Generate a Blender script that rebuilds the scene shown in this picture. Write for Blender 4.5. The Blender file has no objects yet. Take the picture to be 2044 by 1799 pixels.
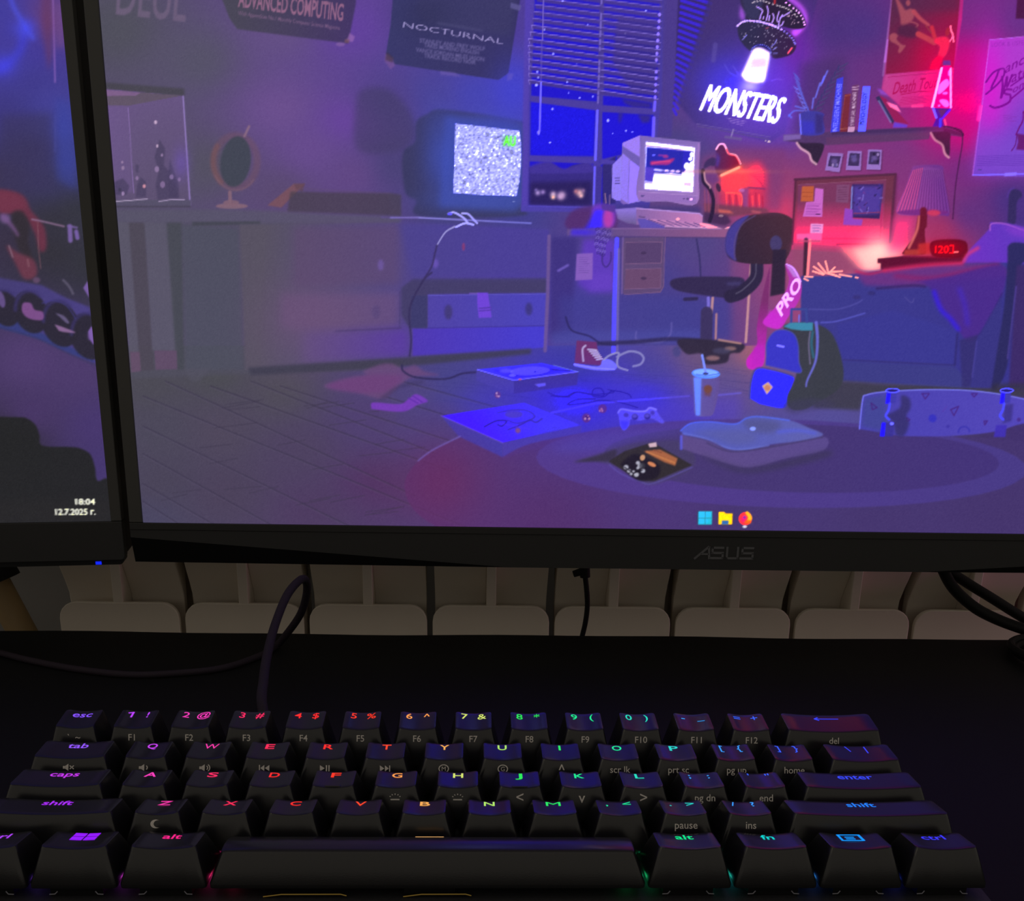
import bpy, bmesh, math, random
import numpy as np
from mathutils import Matrix, Vector

# ---------------------------------------------------------------- camera, world, exposure
S = 0.001                                   # everything below is written in millimetres
FPX, CX, CY, IW, IH = 2097.09, 1022.0, 1363.0, 2044, 1799
CAM = np.array([-0.839, -263.737, 166.798])
def rot_zxz(pitch, yaw, roll):
    ca, sa = math.cos(pitch), math.sin(pitch); rx = np.array([[1, 0, 0], [0, ca, -sa], [0, sa, ca]])
    cy, sy = math.cos(yaw), math.sin(yaw); rz = np.array([[cy, -sy, 0], [sy, cy, 0], [0, 0, 1]])
    cr, sr = math.cos(roll), math.sin(roll); rr = np.array([[cr, -sr, 0], [sr, cr, 0], [0, 0, 1]])
    return rz @ rx @ rr
CROT = rot_zxz(math.radians(71.6595), math.radians(-2.3379), math.radians(1.1382))
def project(w):                             # world mm -> photo pixel
    d = (np.asarray(w, float) - CAM) @ CROT
    return np.stack([CX + FPX * d[..., 0] / -d[..., 2], CY - FPX * d[..., 1] / -d[..., 2]], -1)
def on_plane(x, y, n, p0):                  # pixel -> point (mm) on a plane the thing lies on
    d = CROT @ np.array([(x - CX) / FPX, -(y - CY) / FPX, -1.0]); n = np.array(n, float)
    return CAM + d * (((np.array(p0, float) - CAM) @ n) / (d @ n))

scene = bpy.context.scene
col = scene.collection
cam_data = bpy.data.cameras.new('camera'); cam = bpy.data.objects.new('camera', cam_data); col.objects.link(cam)
cam_data.sensor_fit = 'HORIZONTAL'; cam_data.sensor_width = 36.0
cam_data.lens = FPX / IW * 36.0
cam_data.shift_y = (CY - (IH - 1) / 2) / IW
cam_data.clip_start = 0.01; cam_data.clip_end = 50
m4 = Matrix.Identity(4)
for i in range(3):
    for j in range(3): m4[i][j] = CROT[i, j]
    m4[i][3] = CAM[i] * S
cam.matrix_world = m4
scene.camera = cam

world = bpy.data.worlds.new('room_dusk'); scene.world = world; world.use_nodes = True
bg = world.node_tree.nodes['Background']
bg.inputs[0].default_value = (1.0, 0.90, 0.77, 1); bg.inputs[1].default_value = 0.25   # dim warm room light
vs = scene.view_settings
vs.view_transform = 'Standard'; vs.look = 'None'; vs.gamma = 1.0; vs.exposure = 0.0; vs.use_curve_mapping = False

# ---------------------------------------------------------------- materials
def srgb(c):
    c = np.asarray(c, float) / 255.0
    return np.where(c <= 0.04045, c / 12.92, ((c + 0.055) / 1.055) ** 2.4)
def rgba(c): return tuple(float(v) for v in srgb(c)) + (1.0,)
def principled(name, c, rough=0.5, spec=0.5, metal=0.0, noise=0.0, nscale=200.0, bump=0.0, bscale=2000.0):
    m = bpy.data.materials.new(name); m.use_nodes = True; nt = m.node_tree; b = nt.nodes['Principled BSDF']
    b.inputs['Base Color'].default_value = rgba(c); b.inputs['Roughness'].default_value = rough
    b.inputs['Specular IOR Level'].default_value = spec; b.inputs['Metallic'].default_value = metal
    tc = nt.nodes.new('ShaderNodeTexCoord')
    if noise:
        n = nt.nodes.new('ShaderNodeTexNoise'); n.inputs['Scale'].default_value = nscale; n.inputs['Detail'].default_value = 4
        nt.links.new(tc.outputs['Object'], n.inputs['Vector'])
        mx = nt.nodes.new('ShaderNodeMix'); mx.data_type = 'RGBA'
        mx.inputs[6].default_value = tuple(v * (1 - noise) for v in rgba(c)[:3]) + (1,)
        mx.inputs[7].default_value = tuple(v * (1 + noise) for v in rgba(c)[:3]) + (1,)
        nt.links.new(n.outputs['Fac'], mx.inputs[0]); nt.links.new(mx.outputs[2], b.inputs['Base Color'])
    if bump:
        n2 = nt.nodes.new('ShaderNodeTexNoise'); n2.inputs['Scale'].default_value = bscale
        nt.links.new(tc.outputs['Object'], n2.inputs['Vector'])
        bp = nt.nodes.new('ShaderNodeBump'); bp.inputs['Strength'].default_value = bump; bp.inputs['Distance'].default_value = 0.0003
        nt.links.new(n2.outputs['Fac'], bp.inputs['Height']); nt.links.new(bp.outputs['Normal'], b.inputs['Normal'])
    return m
def emission_attr(name):                    # a lit display: colour per picture element from the mesh
    m = bpy.data.materials.new(name); m.use_nodes = True; nt = m.node_tree; nt.nodes.clear()
    o = nt.nodes.new('ShaderNodeOutputMaterial'); e = nt.nodes.new('ShaderNodeEmission'); a = nt.nodes.new('ShaderNodeAttribute')
    a.attribute_name = 'picture'; nt.links.new(a.outputs['Color'], e.inputs['Color']); nt.links.new(e.outputs[0], o.inputs[0])
    return m
def emission_object(name, k):               # back-lit legend / diode: colour from the object
    m = bpy.data.materials.new(name); m.use_nodes = True; nt = m.node_tree; nt.nodes.clear()
    o = nt.nodes.new('ShaderNodeOutputMaterial'); e = nt.nodes.new('ShaderNodeEmission'); a = nt.nodes.new('ShaderNodeObjectInfo')
    e.inputs['Strength'].default_value = k
    nt.links.new(a.outputs['Color'], e.inputs['Color']); nt.links.new(e.outputs[0], o.inputs[0])
    return m
M = dict(
    bezel=principled('bezel_plastic', (40, 40, 41), 0.55, 0.4, bump=0.15),
    frame=principled('frame_plastic', (62, 62, 60), 0.5, 0.5, bump=0.1),  # lighter than the chin plastic; screen haze is put into the grey
    bezel_dark=principled('bezel_shaded_plastic', (9, 9, 11), 0.5, 0.3),  # darker plastic for downward faces, their shade put into the colour
    shell=principled('monitor_shell', (24, 24, 25), 0.6, 0.3),
    logo=principled('logo_print', (92, 92, 96), 0.5, 0.4),
    key=principled('keycap_plastic', (28, 28, 30), 0.24, 0.6, bump=0.05, bscale=3500),
    case=principled('keyboard_case', (20, 20, 22), 0.5, 0.4),
    plate=principled('keyboard_plate', (58, 58, 62), 0.5, 0.5, metal=0.3, noise=0.4, nscale=900),
    switch=principled('switch_housing', (14, 14, 16), 0.5, 0.3),
    steel=principled('clip_steel', (120, 120, 128), 0.35, 0.5, metal=1.0),
    brass=principled('stabiliser_brass', (190, 160, 80), 0.3, 0.5, metal=1.0),
    print=principled('side_print', (222, 216, 210), 0.7, 0.1),
    glow=emission_object('legend_backlight', 1.15),
    diode=emission_object('key_diode', 1.0),
    display=emission_attr('display'),
    desk=principled('desk_black', (15, 15, 17), 0.62, 0.26, noise=0.3, nscale=400, bump=0.1),
    cable=principled('cable_braid', (46, 38, 48), 0.75, 0.25, noise=0.5, nscale=2500, bump=0.6, bscale=2500),
    rubber=principled('cable_rubber', (15, 15, 17), 0.6, 0.3),
    enamel=principled('radiator_enamel', (234, 224, 208), 0.5, 0.4, noise=0.04, nscale=60),
    copper=principled('pipe_paint', (168, 142, 100), 0.5, 0.4, noise=0.15, nscale=80),
    wall=principled('wall_paint', (150, 148, 146), 0.9, 0.2, noise=0.06, nscale=20),
    floor=principled('floor_wood', (80, 66, 52), 0.6, 0.3, noise=0.2, nscale=8),
)

# ---------------------------------------------------------------- object helpers
def link(name, mesh, mat=None, parent=None, loc=None):
    o = bpy.data.objects.new(name, mesh); col.objects.link(o)
    if mat and mesh and not mesh.materials: mesh.materials.append(mat)
    if parent: o.parent = parent
    if loc is not None: o.location = [v * S for v in loc]
    return o
def empty(name, loc=(0, 0, 0), rot=(0, 0, 0), parent=None):
    o = bpy.data.objects.new(name, None); col.objects.link(o); o.empty_display_size = 0.02
    o.location = [v * S for v in loc]; o.rotation_euler = rot
    if parent: o.parent = parent
    return o
def tag(o, label, cat, group=None, kind=None):
    o['label'] = label; o['category'] = cat
    if group: o['group'] = group
    if kind: o['kind'] = kind
    return o
def mesh_from(name, verts, faces, smooth=False, angle=35):
    me = bpy.data.meshes.new(name)
    me.from_pydata([tuple(np.asarray(v, float) * S) for v in verts], [], faces)
    bm = bmesh.new(); bm.from_mesh(me); bmesh.ops.recalc_face_normals(bm, faces=bm.faces)
    if smooth:
        for f in bm.faces: f.smooth = True
        for e in bm.edges:
            if len(e.link_faces) == 2 and e.calc_face_angle(0) > math.radians(angle): e.smooth = False
    bm.to_mesh(me); bm.free(); return me
class Geo:                                  # collects boxes, prisms, tubes into one mesh
    def __init__(self): self.v = []; self.f = []
    def add(self, v, f):
        n = len(self.v); self.v += [tuple(p) for p in v]; self.f += [tuple(i + n for i in q) for q in f]; return self
    def box(self, x0, x1, y0, y1, z0, z1):
        v = [(x, y, z) for x in (x0, x1) for y in (y0, y1) for z in (z0, z1)]
        return self.add(v, [(0, 1, 3, 2), (4, 6, 7, 5), (0, 4, 5, 1), (2, 3, 7, 6), (0, 2, 6, 4), (1, 5, 7, 3)])
    def prism_y(self, pts, y0, y1):         # outline in x,z extruded along y
        n = len(pts); v = [(x, y0, z) for x, z in pts] + [(x, y1, z) for x, z in pts]
        return self.add(v, [tuple(range(n)), tuple(range(2 * n - 1, n - 1, -1))] + [(i, (i + 1) % n, n + (i + 1) % n, n + i) for i in range(n)])
    def prism_x(self, pts, x0, x1):         # outline in y,z extruded along x
        n = len(pts); v = [(x0, y, z) for y, z in pts] + [(x1, y, z) for y, z in pts]
        return self.add(v, [tuple(range(n)), tuple(range(2 * n - 1, n - 1, -1))] + [(i, (i + 1) % n, n + (i + 1) % n, n + i) for i in range(n)])
    def prism_z(self, pts, z0, z1):
        n = len(pts); v = [(x, y, z0) for x, y in pts] + [(x, y, z1) for x, y in pts]
        return self.add(v, [tuple(range(n)), tuple(range(2 * n - 1, n - 1, -1))] + [(i, (i + 1) % n, n + (i + 1) % n, n + i) for i in range(n)])
    def tube(self, pts, r, n=12, cap=True):
        P = np.array(pts, float); m = len(P); R = np.full(m, r) if np.isscalar(r) else np.array(r)
        up = np.array([0.13, 0.21, 1.0]); rings = []
        for i in range(m):
            t = P[min(i + 1, m - 1)] - P[max(i - 1, 0)]; t /= np.linalg.norm(t) + 1e-9
            a = np.cross(t, up); a /= np.linalg.norm(a) + 1e-9; b = np.cross(t, a); up = np.cross(a, t) if False else up
            rings.append([P[i] + R[i] * (math.cos(q) * a + math.sin(q) * b) for q in np.linspace(0, 2 * math.pi, n, endpoint=False)])
        v = [p for g in rings for p in g]
        f = [(i * n + k, i * n + (k + 1) % n, (i + 1) * n + (k + 1) % n, (i + 1) * n + k) for i in range(m - 1) for k in range(n)]
        if cap: f += [tuple(range(n - 1, -1, -1)), tuple(range((m - 1) * n, m * n))]
        return self.add(v, f)
    def build(self, name, mat, parent=None, smooth=False, angle=35, bevel=0, loc=None):
        me = mesh_from(name, self.v, self.f, smooth, angle)
        o = link(name, me, mat, parent, loc)
        if bevel:
            b = o.modifiers.new('edge', 'BEVEL'); b.width = bevel * S; b.segments = 2; b.limit_method = 'ANGLE'; b.angle_limit = math.radians(40)
        return o
def spline(pts, n=12, closed=False):
    P = np.array(pts, float); m = len(P); out = []
    idx = range(m) if closed else range(m - 1)
    for i in idx:
        if closed: a, b, c, d = P[(i - 1) % m], P[i], P[(i + 1) % m], P[(i + 2) % m]
        else: a, b, c, d = P[max(i - 1, 0)], P[i], P[i + 1], P[min(i + 2, m - 1)]
        for t in np.linspace(0, 1, n, endpoint=False):
            out.append(0.5 * ((2 * b) + (-a + c) * t + (2 * a - 5 * b + 4 * c - d) * t * t + (-a + 3 * b - 3 * c + d) * t ** 3))
    if not closed: out.append(P[-1])
    return np.array(out)

_text_cache = {}
def text_mesh(s, bold=0.0):                 # (verts Nx2, tris) of a string, cap height about 0.73, origin at the baseline
    k = (s, bold)
    if k in _text_cache: return _text_cache[k]
    cu = bpy.data.curves.new('glyphs', 'FONT'); cu.body = s; cu.offset = bold; cu.resolution_u = 3
    o = bpy.data.objects.new('glyphs', cu); col.objects.link(o)
    dg = bpy.context.evaluated_depsgraph_get(); ev = o.evaluated_get(dg); me = ev.to_mesh()
    me.calc_loop_triangles()
    v = np.array([(p.co.x, p.co.y) for p in me.vertices]).reshape(-1, 2)
    t = np.array([tuple(q.vertices) for q in me.loop_triangles]).reshape(-1, 3)
    ev.to_mesh_clear(); bpy.data.objects.remove(o); bpy.data.curves.remove(cu)
    _text_cache[k] = (v, t); return v, t

# ---------------------------------------------------------------- pictures shown on the displays
class Paint:                                # a small raster painter; coordinates are those of the photograph
    def __init__(s, x0, y0, x1, y1):
        s.x0, s.y0 = x0, y0; s.w, s.h = x1 - x0, y1 - y0; s.c = np.zeros((s.h, s.w, 3), np.float32)
    def field(s, pts, ymin, ymax, power=2.6, step=12):     # smooth colour field through control points
        a = np.array(pts, float); ys = np.arange(ymin, ymax + step, step); xs = np.arange(s.x0, s.x0 + s.w + step, step)
        X, Y = np.meshgrid(xs, ys); W = 0; C = 0
        for x, y, r, g, b in a:
            w = 1.0 / (((X - x) ** 2 + (1.25 * (Y - y)) ** 2 + 900.0) ** (power / 2)); W = W + w
            C = C + w[..., None] * np.array([r, g, b])
        C = C / W[..., None]
        y0, y1 = max(ymin, s.y0), min(ymax, s.y0 + s.h)
        py = (np.arange(y0, y1) - ymin) / step; px = np.arange(s.w) / step
        iy = np.clip(py.astype(int), 0, len(ys) - 2); ix = np.clip(px.astype(int), 0, len(xs) - 2)
        fy = (py - iy)[:, None, None]; fx = (px - ix)[None, :, None]
        g = lambda a_, b_: C[iy + a_][:, ix + b_]
        s.c[y0 - s.y0:y1 - s.y0] = (g(0, 0) * (1 - fy) * (1 - fx) + g(1, 0) * fy * (1 - fx) + g(0, 1) * (1 - fy) * fx + g(1, 1) * fy * fx)
    def _box(s, P, pad):
        x0 = max(int(np.floor(P[:, 0].min() - pad)), s.x0); x1 = min(int(np.ceil(P[:, 0].max() + pad)) + 1, s.x0 + s.w)
        y0 = max(int(np.floor(P[:, 1].min() - pad)), s.y0); y1 = min(int(np.ceil(P[:, 1].max() + pad)) + 1, s.y0 + s.h)
        return (x0, y0, x1, y1) if x1 > x0 and y1 > y0 else None
    @staticmethod
    def _blur(m, sig):
        r = int(math.ceil(sig * 2.5)); k = np.exp(-0.5 * (np.arange(-r, r + 1) / sig) ** 2); k /= k.sum()
        for ax in (0, 1):
            p = np.pad(m, [(r, r) if i == ax else (0, 0) for i in (0, 1)]); o = 0
            for i, kk in enumerate(k): o = o + kk * (p[i:i + m.shape[0]] if ax == 0 else p[:, i:i + m.shape[1]])
            m = o
        return m
    def _mix(s, bx, m, c, a, c2, g, mode):
        x0, y0, x1, y1 = bx; v = s.c[y0 - s.y0:y1 - s.y0, x0 - s.x0:x1 - s.x0]; m = (m * a)[..., None]
        cc = np.array(c, np.float32)
        if c2 is not None:
            (ax, ay), (bx_, by_) = g; dx, dy = bx_ - ax, by_ - ay
            X, Y = np.meshgrid(np.arange(x0, x1), np.arange(y0, y1))
            t = np.clip(((X - ax) * dx + (Y - ay) * dy) / (dx * dx + dy * dy + 1e-6), 0, 1)[..., None]
            cc = cc * (1 - t) + np.array(c2, np.float32) * t
        if mode == 'add': v[...] = np.minimum(255, v + cc * m)
        elif mode == 'mul': v[...] = v * (1 - m + m * cc / 255.0)
        else: v[...] = v * (1 - m) + cc * m
    def poly(s, P, c, a=1.0, blur=0.0, c2=None, g=None, mode='mix'):
        P = np.asarray(P, float).reshape(-1, 2); bx = s._box(P, 2 + 3 * blur)
        if not bx: return
        x0, y0, x1, y1 = bx; ss = 3 if (x1 - x0) * (y1 - y0) < 60000 else (2 if (x1 - x0) * (y1 - y0) < 400000 else 1)
        X, Y = np.meshgrid(x0 + (np.arange((x1 - x0) * ss) + 0.5) / ss - 0.5, y0 + (np.arange((y1 - y0) * ss) + 0.5) / ss - 0.5)
        ins = np.zeros(X.shape, bool); n = len(P)
        for i in range(n):
            (xa, ya), (xb, yb) = P[i], P[(i + 1) % n]
            if ya == yb: continue
            lo, hi = min(ya, yb), max(ya, yb)
            r0 = int(max(0, (lo - y0 + 0.5) * ss - 1)); r1 = int(min(X.shape[0], (hi - y0 + 0.5) * ss + 2))
            if r1 <= r0: continue
            yy = Y[r0:r1, :1]; on = (ya > yy) != (yb > yy)
            ins[r0:r1] ^= on & (X[r0:r1] < (xb - xa) * (yy - ya) / (yb - ya) + xa)
        m = ins.astype(np.float32).reshape(y1 - y0, ss, x1 - x0, ss).mean((1, 3))
        if blur: m = s._blur(m, blur)
        s._mix(bx, m, c, a, c2, g, mode)
    def line(s, P, w, c, a=1.0, blur=0.0, c2=None, g=None, mode='mix', w2=None):
        P = np.asarray(P, float).reshape(-1, 2); bx = s._box(P, w / 2 + 2 + 3 * blur)
        if not bx: return
        x0, y0, x1, y1 = bx; M_ = np.zeros((y1 - y0, x1 - x0), np.float32); n = len(P) - 1
        for i in range(n):
            wi = w if w2 is None else w + (w2 - w) * i / max(n - 1, 1)
            b2 = s._box(P[i:i + 2], wi / 2 + 2)
            if not b2: continue
            X, Y = np.meshgrid(np.arange(b2[0], b2[2]), np.arange(b2[1], b2[3])); d = P[i + 1] - P[i]
            t = np.clip(((X - P[i, 0]) * d[0] + (Y - P[i, 1]) * d[1]) / (d @ d + 1e-9), 0, 1)
            q = np.hypot(X - P[i, 0] - t * d[0], Y - P[i, 1] - t * d[1])
            m = np.clip(wi / 2 + 0.5 - q, 0, 1) * min(1, wi + 0.3)
            v = M_[b2[1] - y0:b2[3] - y0, b2[0] - x0:b2[2] - x0]; np.maximum(v, m, out=v)
        if blur: M_ = s._blur(M_, blur)
        s._mix(bx, M_, c, a, c2, g, mode)
    def ell(s, cx, cy, rx, ry, c, a=1.0, rot=0.0, **k):
        t = np.linspace(0, 2 * math.pi, 40, endpoint=False); r = math.radians(rot)
        x, y = rx * np.cos(t), ry * np.sin(t)
        s.poly(np.stack([cx + x * math.cos(r) - y * math.sin(r), cy + x * math.sin(r) + y * math.cos(r)], 1), c, a, **k)
    def ring(s, cx, cy, rx, ry, w, c, a=1.0, rot=0.0, a0=0, a1=360, **k):
        t = np.radians(np.linspace(a0, a1, 48)); r = math.radians(rot); x, y = rx * np.cos(t), ry * np.sin(t)
        s.line(np.stack([cx + x * math.cos(r) - y * math.sin(r), cy + x * math.sin(r) + y * math.cos(r)], 1), w, c, a, **k)
    def glow(s, cx, cy, rx, ry, c, a, mode='mix', rot=0.0):
        R_ = 2.6 * max(rx, ry); bx = s._box(np.array([[cx - R_, cy - R_], [cx + R_, cy + R_]]), 0)
        if not bx: return
        X, Y = np.meshgrid(np.arange(bx[0], bx[2]) - cx, np.arange(bx[1], bx[3]) - cy); r = math.radians(rot)
        u, v = X * math.cos(r) + Y * math.sin(r), -X * math.sin(r) + Y * math.cos(r)
        s._mix(bx, np.exp(-0.5 * ((u / rx) ** 2 + (v / ry) ** 2)).astype(np.float32), c, a, None, None, mode)
    def text(s, st, p0, p1, top, c, a=1.0, bold=0.0, blur=0.0, slant=0.0, **k):
        # p0..p1 baseline from first to last glyph edge, top = where the cap height of the first glyph ends
        v, t = text_mesh(st, bold); p0, p1, top = map(lambda q: np.array(q, float), (p0, p1, top))
        x0, x1 = v[:, 0].min(), v[:, 0].max(); u = (v[:, 0] - x0) / (x1 - x0); h = v[:, 1] / 0.73
        P = p0 + (u + slant * h)[:, None] * (p1 - p0) + h[:, None] * (top - p0)
        bx = s._box(P, 2 + 3 * blur)
        if not bx: return
        bx0, by0, bx1, by1 = bx; ss = 3; m = np.zeros(((by1 - by0) * ss, (bx1 - bx0) * ss), bool)
        Q = (P - [bx0 - 0.5, by0 - 0.5]) * ss - 0.5
        for tri in t:
            q = Q[tri]; xa, ya = np.floor(q.min(0)).astype(int); xb, yb = np.ceil(q.max(0)).astype(int) + 1
            xa, ya = max(xa, 0), max(ya, 0); xb, yb = min(xb, m.shape[1]), min(yb, m.shape[0])
            if xb <= xa or yb <= ya: continue
            X, Y = np.meshgrid(np.arange(xa, xb), np.arange(ya, yb))
            e = [(q[(i + 1) % 3, 0] - q[i, 0]) * (Y - q[i, 1]) - (q[(i + 1) % 3, 1] - q[i, 1]) * (X - q[i, 0]) for i in range(3)]
            m[ya:yb, xa:xb] |= ((e[0] >= 0) & (e[1] >= 0) & (e[2] >= 0)) | ((e[0] <= 0) & (e[1] <= 0) & (e[2] <= 0))
        mm = m.astype(np.float32).reshape(by1 - by0, ss, bx1 - bx0, ss).mean((1, 3))
        if blur: mm = s._blur(mm, blur)
        s._mix(bx, mm, c, a, None, None, 'mix')
    def sample(s, px):                      # bilinear, linear-light
        x = np.clip(px[:, 0] - s.x0, 0, s.w - 1.001); y = np.clip(px[:, 1] - s.y0, 0, s.h - 1.001)
        ix, iy = x.astype(int), y.astype(int); fx, fy = (x - ix)[:, None], (y - iy)[:, None]; L = s.lin
        return L[iy, ix] * (1 - fx) * (1 - fy) + L[iy, ix + 1] * fx * (1 - fy) + L[iy + 1, ix] * (1 - fx) * fy + L[iy + 1, ix + 1] * fx * fy
    def finish(s, grain=2.0):
        rng = np.random.default_rng(5); g = rng.normal(0, grain, (s.h // 2 + 1, s.w // 2 + 1, 1))
        s.c = np.clip(s.c + np.repeat(np.repeat(g, 2, 0), 2, 1)[:s.h, :s.w], 0, 255).astype(np.float32)
        L = srgb(s.c); t = np.clip((L - 0.70) / 0.30, 0, 1); t = t * t * (3 - 2 * t)
        s.lin = (L * (1 + 2.4 * t)).astype(np.float32)        # the brightest picture elements burn out in the photograph
def zoomed(x0, y0, k):                      # reading offsets: numbers noted on an enlarged crop -> photo pixels
    def f(*n):
        a = np.array(n, float).reshape(-1, 2); return a / k + [x0, y0]
    return f
T0, T1, T2 = zoomed(0, 0, 3.912), zoomed(0, 380, 3.912), zoomed(0, 780, 3.931)
ZA, ZB, ZC = zoomed(440, 0, 3.297), zoomed(1000, 0, 3.407), zoomed(1500, 0, 3.757)
ZD, ZE, ZF = zoomed(440, 380, 3.297), zoomed(1000, 380, 3.407), zoomed(1500, 380, 3.757)
ZG, ZH, ZI = zoomed(600, 680, 3.407), zoomed(1100, 680, 3.407), zoomed(1500, 680, 3.748)
ZU, ZL, ZM = zoomed(1380, 0, 7.823), zoomed(1740, 0, 6.664), zoomed(1210, 250, 5.803)
def sm(P, n=8): return spline(P, n, True)
def so(P, n=8): return spline(P, n, False)

def paint_bedroom():
    p = Paint(140, -330, 2720, 1110); rnd = random.Random(3)
    # wall and floor, as broad colour fields
    p.field([(230, 60, 80, 79, 92), (240, 300, 80, 78, 92), (400, 120, 86, 82, 104), (420, 330, 84, 80, 98), (560, 60, 100, 80, 132), (560, 220, 108, 80, 142),
             (560, 380, 90, 74, 112), (700, 60, 98, 66, 156), (690, 240, 104, 68, 156), (620, 300, 104, 76, 142), (700, 350, 98, 72, 132), (780, 200, 80, 66, 132), (790, 330, 74, 66, 118),
             (860, 190, 74, 68, 150), (950, 190, 70, 70, 178), (1030, 180, 70, 66, 200), (1030, 30, 78, 62, 150), (1030, 420, 66, 64, 140), (900, 400, 68, 66, 120),
             (1340, 100, 66, 52, 118), (1350, 300, 72, 66, 130), (1400, 350, 82, 70, 130), (1600, 40, 82, 50, 118), (1660, 60, 72, 50, 122), (1720, 60, 76, 52, 128),
             (1660, 160, 92, 58, 132), (1740, 150, 104, 52, 128), (1560, 280, 96, 58, 138), (1580, 360, 150, 64, 112), (1540, 420, 240, 62, 104), (1600, 320, 128, 62, 124),
             (1800, 290, 118, 56, 128), (1800, 330, 128, 56, 124), (1840, 250, 170, 32, 120), (1930, 120, 190, 16, 130), (1935, 210, 226, 0, 122), (1930, 270, 190, 20, 120),
             (1960, 40, 116, 46, 132), (2030, 40, 106, 50, 138), (1930, 330, 108, 48, 128), (1930, 430, 92, 50, 128), (2020, 400, 68, 50, 130), (2040, 460, 62, 48, 128),
             (1800, 500, 230, 70, 110), (1700, 520, 178, 76, 116), (1760, 540, 255, 130, 150), (1640, 530, 150, 72, 118), (1880, 460, 170, 50, 96), (1400, 480, 92, 76, 128),
             (1300, 560, 72, 66, 138), (1350, 640, 70, 66, 138), (1150, 600, 72, 62, 160), (700, -250, 80, 60, 130), (300, -250, 70, 68, 80), (1600, -250, 70, 46, 110), (2300, 100, 92, 48, 128),
             (2500, 400, 60, 48, 112), (1990, -160, 84, 48, 124), (2200, -220, 72, 46, 112), (2450, -150, 62, 44, 104), (2160, 250, 80, 48, 124), (2250, 480, 62, 46, 118), (2400, 150, 66, 44, 110), (2650, 100, 58, 42, 100), (2350, 650, 58, 46, 110)], -330, 760)
    p.field([(300, 760, 76, 74, 84), (320, 860, 76, 72, 90), (320, 960, 74, 68, 88), (300, 1040, 74, 70, 96), (430, 740, 76, 76, 82), (440, 860, 80, 72, 92), (450, 980, 76, 66, 90),
             (560, 780, 80, 76, 88), (600, 900, 78, 66, 96), (620, 1020, 78, 60, 96), (740, 830, 80, 64, 112), (740, 960, 82, 54, 98), (830, 780, 80, 70, 122), (900, 760, 72, 70, 132),
             (870, 850, 80, 66, 120), (960, 800, 72, 66, 158), (1150, 740, 62, 62, 150), (1150, 790, 60, 48, 236), (1290, 790, 64, 54, 226), (1300, 740, 76, 70, 146), (1430, 700, 104, 84, 120),
             (1450, 760, 94, 80, 142), (1350, 860, 74, 60, 178), (1400, 710, 110, 84, 122), (1500, 700, 170, 100, 116), (1560, 860, 82, 76, 152), (1660, 850, 84, 78, 152), (1100, 1040, 80, 46, 108), (1500, 1040, 72, 56, 112),
             (1750, 1030, 70, 56, 106), (2000, 1030, 68, 52, 100), (2300, 1000, 66, 50, 110), (1900, 760, 62, 60, 72), (2040, 860, 66, 50, 108)], 690, 1110)
    # floor boards
    p.poly([(262, 755), (480, 745), (720, 722), (1100, 690), (1100, 640), (262, 640)], (74, 72, 84), 0.0)
    for x0, y0, x1, y1 in [(285, 790, 1000, 1080), (285, 850, 760, 1080), (285, 905, 600, 1080), (285, 965, 450, 1060), (420, 770, 900, 940), (560, 770, 900, 880), (700, 770, 960, 850), (285, 1000, 380, 1060),
                           (330, 760, 830, 990), (800, 760, 1000, 815), (500, 760, 870, 905)]:
        p.line([(x0, y0), (x1, y1)], 2.2, (56, 50, 72), 0.6, blur=0.8); p.line([(x0, y0 + 3), (x1, y1 + 3)], 1.2, (98, 88, 116), 0.35, blur=0.6)
    for k in range(26):
        x = rnd.uniform(300, 800); y = 800 + rnd.uniform(0, 230)
        p.line([(x, y), (x + rnd.uniform(40, 80), y - rnd.uniform(6, 14))], 1.8, (60, 54, 74), 0.5, blur=0.6)
    for k in range(40):
        x = rnd.uniform(820, 1500); y = 725 + rnd.uniform(0, 70)
        p.line([(x, y), (x + rnd.uniform(60, 150), y + rnd.uniform(6, 18))], 1.2, (48, 44, 110), 0.18)

    # ---- left wall: lettering, terrarium, mirror
    p.text('DEUL', (231, 27), (370, 42), (238, -60), (116, 98, 128), 0.75, bold=0.01, blur=1.2)
    p.poly(T0(800, 640, 1440, 690, 1440, 750, 820, 700), (68, 66, 74), 0.8, blur=2)
    p.poly(T0(800, 690, 1430, 748, 1490, 1605, 800, 1595), (108, 86, 138), 0.9, c2=(94, 80, 114), g=((260, 200), (330, 400)))
    p.poly(T0(800, 700, 1420, 745, 995, 825, 800, 820), (98, 84, 104))
    p.poly(T0(800, 698, 1100, 722, 1060, 745, 800, 748), (128, 96, 140))
    p.poly(T0(800, 830, 1000, 835, 1040, 1500, 800, 1500), (112, 88, 144), 0.5, blur=2)
    p.line(T0(1000, 840, 1045, 1505), 1.6, (150, 118, 190), 0.7); p.line(T0(1430, 750, 1485, 1600), 3, (158, 132, 206), 0.85, blur=.6)
    p.poly(T0(880, 1560, 1490, 1560, 1490, 1605, 880, 1598), (86, 80, 106)); p.line(T0(905, 1572, 1060, 1560, 1150, 1552), 2, (198, 178, 214), 0.8); p.line(T0(1240, 1572, 1330, 1558, 1440, 1558), 2, (190, 168, 210), 0.8)
    p.line(T0(905, 1612, 1485, 1612), 3, (60, 58, 68), .6, blur=1)
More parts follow.
